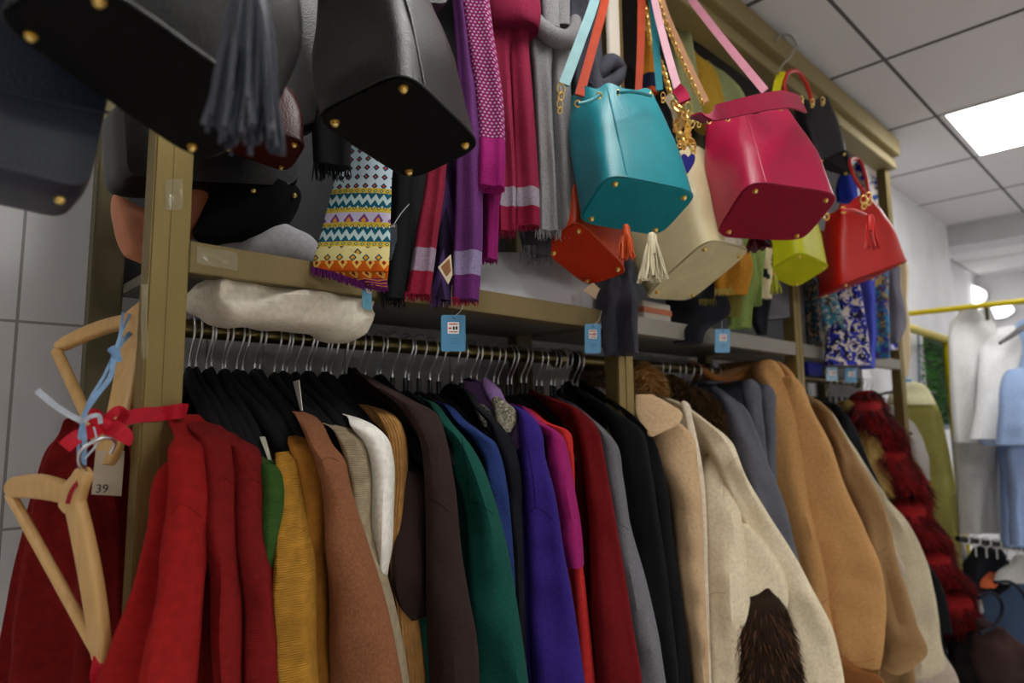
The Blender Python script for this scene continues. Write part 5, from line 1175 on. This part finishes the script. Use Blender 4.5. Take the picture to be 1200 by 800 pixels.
# ------------------------------------------------------------------ far end: yellow rack and its clothes
YEL = plain(C(196, 176, 22), .35)
yr = thing('garment_rack', 'yellow tube garment rack at the far end, carrying white and pale blue clothes', 'garment rack', PX(1110, 600, 3.93))
m = MB(); a = PX(1050, 369, 3.48); b2 = PX(1206, 352, 3.48); m.tube([a, b2], .0125, 12); m.tube([b2, b2+(b2-a)*1.2], .0125, 12); m.build('top_rail', YEL, yr)
m = MB(); p0, p1 = P(1050, 379, .90), P(1110, 398, .90); m.tube([p0, p1], .019, 12); m.build('brace', YEL, yr)
m = MB(); m.tube([p1+Vector((0, 0, .02)), Vector((p1.x, p1.y, 0))], .022, 12); m.build('post', YEL, yr)
m = MB(); c = PX(1156, 362, 3.48); m.tube([c+Vector((0, 0, .005)), c-Vector((0, 0, .05))], .008, 8); m.build('joint', plain(C(60, 56, 30), .5), yr)
m = MB(); q = Vector((3.48, -.35, 0)); m.tube([Vector((3.48, b2.y-.5, a.z+.01)), Vector((3.48, b2.y-.5, 0))], .0125, 10); m.build('post', YEL, yr)
GF = 'clothes on the yellow rack'
def hung(name, label, cat, col, pieces, b=.035, seed=1, tex='smooth', nf=4, fold=.35, part='body', group=GF, crease=.01):
    t = thing(name, label, cat, P((pieces[0][-1][0]+pieces[0][-1][1])/2, pieces[0][-1][2], pieces[0][-1][3]), group)
    for k, r in enumerate(pieces):
        m = MB(); drape(m, r, b=b, seed=seed+k, fold=fold, nf=nf, crease=crease, n=32); m.build(part if k == 0 else 'sleeve', fabric(col if not isinstance(col, list) else col[k], tex), t)
    return t
hung('trousers', 'off white trousers below the white tunic on the yellow rack', 'trousers', C(206, 204, 198), [[(1118, 1164, 505, .72), (1121, 1168, 560, .72), (1124, 1170, 624, .72)], [(1150, 1172, 510, .71), (1155, 1174, 560, .71), (1158, 1175, 623, .71)]], seed=71, part='leg')
hung('tunic', 'white open front tunic nearest the yellow post', 'tunic', [C(216, 216, 216), C(206, 205, 204)], [[(1126, 1144, 364, .70), (1115, 1164, 380, .70), (1114, 1162, 430, .70), (1116, 1158, 480, .70), (1119, 1150, 518, .70)], [(1146, 1160, 366, .69), (1148, 1168, 390, .69), (1146, 1166, 450, .69), (1142, 1160, 514, .69)]], seed=72)
hung('shirt', 'white shirt behind the pale blue one', 'shirt', C(224, 224, 226), [[(1166, 1190, 390, .60), (1150, 1196, 408, .60), (1148, 1192, 430, .60), (1144, 1180, 480, .60), (1138, 1172, 514, .60)]], seed=73)
hung('shirt', 'pale blue shirt on a black hanger at the right edge', 'shirt', [C(158, 182, 220), C(150, 176, 218)], [[(1186, 1240, 388, .53), (1172, 1250, 404, .53), (1166, 1250, 440, .525), (1156, 1250, 490, .52), (1146, 1250, 514, .52), (1152, 1250, 522, .52)], [(1178, 1204, 440, .505), (1172, 1206, 490, .50), (1168, 1210, 520, .50)]], seed=74, b=.03)
hung('trousers', 'pale blue trousers below the pale blue shirt', 'trousers', C(144, 168, 212), [[(1172, 1230, 516, .56), (1173, 1230, 560, .56), (1174, 1230, 640, .56)], [(1180, 1206, 520, .545), (1184, 1210, 580, .545), (1186, 1212, 638, .545)]], seed=75, part='leg')
t = thing('coat_hanger', 'thick black hanger inside the pale blue shirt', 'hanger', P(1200, 380, .53))
m = MB(); m.tube([P(*p) for p in cr_interp([(1172, 402, .54), (1186, 393, .535), (1200, 383, .53), (1216, 374, .525), (1236, 384, .52)], 20)], [.006+.006*math.sin(PI*i/19) for i in range(20)], 10); m.build('arms', BLACKPL, t)
m = MB(); m.tube([P(*p) for p in cr_interp([(1214, 374, .525), (1215, 362, .525), (1210, 354, .525), (1214, 347, .525)], 14)], .002, 6); m.build('hook', STEEL, t)
# lower black rail with clips
t = thing('garment_rail', 'black lower rail lined with white hanger clips at the right edge', 'garment rail', P(1160, 640, .62))
a, b2 = P(1122, 631, .72), P(1240, 647, .50); m = MB(); m.tube([a, b2], .011, 10); m.build('rail', BLACKPL, t)
for k in range(9):
    c = a.lerp(b2, .06+.1*k); m = MB(); m.tube(ringpath(c, .018, (b2-a)+Vector((.05*(-1)**k, .3, 0))), .0035, 6, closed_path=True); m.tube([c-Vector((0, 0, .018)), c-Vector((0, 0, .06))], .003, 6); m.build('clip', plain(C(206, 206, 204), .4), t)
# clothes heap in the lower right
GH = 'garments heaped in the lower right corner'
hung('jacket', 'slate blue padded jacket in the lower right corner', 'jacket', C(66, 84, 112), [[(1150, 1250, 676, .66), (1146, 1260, 700, .65), (1146, 1260, 750, .64), (1150, 1260, 860, .63)]], b=.07, seed=81, group=GH, crease=.03)
t = [o for o in bpy.data.objects if o.get('label', '').startswith('slate blue padded')][0]
m = MB(); m.tube([P(*p) for p in cr_interp([(1147, 700, .60), (1160, 694, .58), (1172, 702, .57), (1174, 718, .57), (1164, 734, .575), (1148, 742, .59)], 30)], .006, 8)
m.build('binding', fabric(C(24, 28, 40), 'smooth'), t)
m = MB(); m.tube([P(*p) for p in cr_interp([(1166, 682, .585), (1184, 682, .565), (1198, 694, .56), (1206, 720, .56)], 30)], .006, 8); m.build('binding', fabric(C(24, 28, 40), 'smooth'), t)
hung('jacket', 'black crumpled jacket under the black rail', 'jacket', C(36, 38, 44), [[(1138, 1178, 652, .72), (1130, 1186, 664, .715), (1132, 1180, 684, .71), (1140, 1166, 694, .71)]], b=.05, seed=82, group=GH, crease=.03, tex='wool')
hung('coat', 'dark brown satin coat curling in the bottom right corner', 'coat', C(66, 46, 44), [[(1150, 1176, 738, .62), (1144, 1200, 756, .60), (1142, 1226, 776, .59), (1150, 1260, 800, .58), (1160, 1270, 860, .58)]], b=.06, seed=83, group=GH, crease=.03)
hung('jacket', 'near black garment at the very bottom under the red fur', 'jacket', C(30, 26, 28), [[(1120, 1150, 742, .74), (1112, 1160, 770, .73), (1126, 1190, 800, .72), (1140, 1220, 860, .72)]], b=.06, seed=84, group=GH, crease=.02)
hung('blouse', 'white collar piece above the slate blue jacket', 'blouse', C(204, 200, 194), [[(1184, 1215, 660, .60), (1168, 1220, 672, .595), (1166, 1220, 682, .59)]], b=.03, seed=85, group=GH)
hung('top', 'narrow orange garment edge above the slate blue jacket', 'top', C(206, 92, 44), [[(1158, 1168, 674, .68), (1150, 1168, 682, .675), (1150, 1164, 688, .67)]], b=.02, seed=86, group=GH)
# olive trousers on their own hanger
t = hung('trousers', 'olive lime trousers folded over a hanger, left of the yellow post', 'trousers', C(158, 152, 76), [[(1042, 1092, 466, .86), (1040, 1097, 474, .855), (1050, 1106, 505, .85), (1066, 1116, 555, .845), (1082, 1122, 610, .84), (1098, 1128, 680, .835)]], b=.03, seed=87, group=G3, nf=5)
m = MB(); drape(m, [(1043, 1091, 463, .853), (1041, 1094, 468, .848), (1042, 1096, 474, .845)], b=.032, seed=1); m.build('waistband', fabric(C(196, 190, 150), 'smooth'), t)
t = thing('coat_hanger', 'black hanger holding the olive trousers', 'hanger', P(1060, 460, .86))
m = MB(); m.tube([P(*p) for p in cr_interp([(1024, 464, .86), (1040, 460, .86), (1064, 459, .86), (1096, 460, .86)], 16)], .006, 8); m.build('arms', BLACKPL, t)
# leafy green panel and white column
t = thing('hedge_panel', 'green artificial hedge panel in a grey frame behind the yellow post', 'wall panel', P(1088, 460, .96))
bx = [P(1074, 388, .96), P(1112, 398, .96), P(1112, 500, .96), P(1076, 500, .96)]
m = MB(); m.loft([[p for p in bx], [p+Vector((.0, .03, 0)) for p in bx]]); m.build('backing', plain(C(30, 62, 22), .8), t, smooth=False)
m = MB()
for p, q in zip(bx, bx[1:]+bx[:1]): m.tube([p, q], .014, 6)
m.build('frame', plain(C(110, 130, 146), .4), t)
rl = random.Random(5); m = MB(); m2 = MB()
for i in range(900):
    u, v = rl.random(), .1+.9*rl.random(); p = (bx[0]*(1-u)+bx[1]*u)*(1-v)+(bx[3]*(1-u)+bx[2]*u)*v+Vector((0, -.02*rl.random()-.005, 0))
    d = Vector((rl.uniform(-1, 1), rl.uniform(-1, -.2), rl.uniform(-1, 1))).normalized()*.016; s = d.cross(Vector((rl.uniform(-1, 1), 1, rl.uniform(-1, 1)))).normalized()*.006
    mm = m if rl.random() < .6 else m2
    q = [mm.add(p), mm.add(p+d*.5+s), mm.add(p+d), mm.add(p+d*.5-s)]; mm.face(q)
m.build('foliage', plain(C(62, 128, 38), .6), t, smooth=False)['kind'] = 'stuff'; m2.build('foliage', plain(C(36, 92, 26), .6), t, smooth=False)['kind'] = 'stuff'
t = thing('display_column', 'white narrow column between the beige scarf and the hedge panel', 'column', P(1064, 500, .97))
m = MB(); p = P(1056, 400, .97); q = P(1078, 400, .97); m.box((p.x, .955, 0), (q.x, .99, P(1066, 390, .97).z), .004); m.build('body', plain(C(218, 218, 222), .6), t, smooth=False)
# things under the third shelf
t = thing('box', 'bright blue packet behind the third post', 'box', P(952, 444, 1.0)); m = MB(); p = P(944, 444, 1.0); q = P(960, 420, 1.0); m.box((p.x, .99, p.z), (q.x, 1.03, q.z), .003); m.build('body', plain(C(24, 40, 190), .5), t, smooth=False)
# ceiling light reflections on the far wall, built as glowing slabs
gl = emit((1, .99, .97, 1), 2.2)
for k, (pts, lab) in enumerate((([(1122, 338), (1138, 335), (1156, 345), (1154, 351), (1128, 352), (1123, 346)], 'glowing reflection of a ceiling light above the yellow rail'),
        ([(1127, 364), (1152, 361), (1154, 366), (1152, 370), (1129, 372), (1126, 368)], 'glowing reflection of a ceiling light just under the yellow rail, nearer the tunic'),
        ([(1160, 362), (1186, 359), (1188, 364), (1184, 368), (1162, 371), (1158, 366)], 'glowing reflection of a ceiling light just under the yellow rail, nearer the picture edge'))):
    q = [PX(x, y, 6.5) for x, y in pts]; t = thing('light_reflection', lab, 'lamp', q[4], None)
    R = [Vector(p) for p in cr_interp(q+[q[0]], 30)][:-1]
    m = MB(); m.loft([R, [p+Vector((-.03, 0, 0)) for p in R]]); m.build('glow_face', gl, t, smooth=False)
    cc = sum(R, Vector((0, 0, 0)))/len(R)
    m = MB(); m.loft([[cc+(p-cc)*1.03+Vector((.09, 0, 0)) for p in R], [cc+(p-cc)*1.03+Vector((0, 0, 0)) for p in R]]); m.build('slab_back', plain(C(210, 210, 212), .5), t, smooth=False)
# ------------------------------------------------------------------ stitched seams laid on the cloth
from mathutils.bvhtree import BVHTree
def seam_on(label_start, pts, col, r=.0007, name='seam'):
    o = [q for q in bpy.data.objects if q.get('label', '').startswith(label_start)][0]
    V = []; F_ = []
    for c in o.children:
        k = len(V); off = parent_off(c)
        V += [v.co+off for v in c.data.vertices]; F_ += [[k+i for i in p.vertices] for p in c.data.polygons]
    tree = BVHTree.FromPolygons(V, F_); path = []
    for x, y in cr_interp(pts, 24):
        d = ray(x, y).normalized(); h = tree.ray_cast(EYE, d)
        if h[0] is not None: path.append(h[0]-d*.0003)
    if len(path) > 3:
        m = MB(); m.tube(path, r, 6); m.build(name, fabric(col, 'smooth'), o)
for lab, pts, col in (('bright red ribbed', [(201, 604), (211, 590), (224, 596), (236, 606)], C(150, 16, 15)),
        ('dark red knitted', [(252, 566), (262, 560), (274, 568)], C(126, 15, 15)),
        ('dark red cardigan', [(284, 566), (294, 560), (304, 566)], C(118, 14, 14)),
        ('mustard yellow', [(334, 626), (344, 616), (358, 622)], C(184, 128, 32)),
        ('caramel brown', [(372, 548), (382, 536), (398, 540)], C(120, 74, 46)),
        ('dark chocolate', [(500, 584), (512, 588), (526, 599)], C(26, 16, 16)),
        ('bottle green', [(546, 588), (560, 590), (578, 602)], C(4, 44, 38)), ('bottle green', [(541, 512), (546, 545), (550, 588)], C(4, 44, 38)),
        ('deep violet', [(617, 602), (628, 595), (648, 608)], C(28, 16, 76)), ('deep violet', [(618, 520), (624, 555), (628, 595)], C(28, 16, 76)),
        ('mid grey melange', [(724, 612), (736, 620)], C(76, 76, 82)),
        ('long cream', [(848, 585), (850, 556), (858, 540), (868, 533)], C(206, 188, 152)), ('long cream', [(828, 697), (840, 694), (850, 695)], C(206, 188, 152)), ('long cream', [(829, 697), (831, 740), (834, 798)], C(206, 188, 152)),
        ('bright camel', [(956, 708), (964, 706), (972, 700)], C(130, 88, 44)), ('bright camel', [(986, 774), (1006, 776), (1026, 772)], C(140, 96, 50)),
        ('tan brown coat', [(1008, 646), (1024, 650), (1042, 640)], C(116, 86, 52))):
    seam_on(lab, pts, col)
# ------------------------------------------------------------------ light and exposure
w = bpy.data.worlds.new('world'); sc.world = w; w.use_nodes = True
w.node_tree.nodes['Background'].inputs[0].default_value = (.5, .5, .5, 1); w.node_tree.nodes['Background'].inputs[1].default_value = .07
sc.view_settings.view_transform = 'Standard'; sc.view_settings.look = 'None'; sc.view_settings.gamma = 1; sc.view_settings.use_curve_mapping = False
sc.view_settings.exposure = .74
sc.cycles.max_bounces = 8; sc.cycles.diffuse_bounces = 4
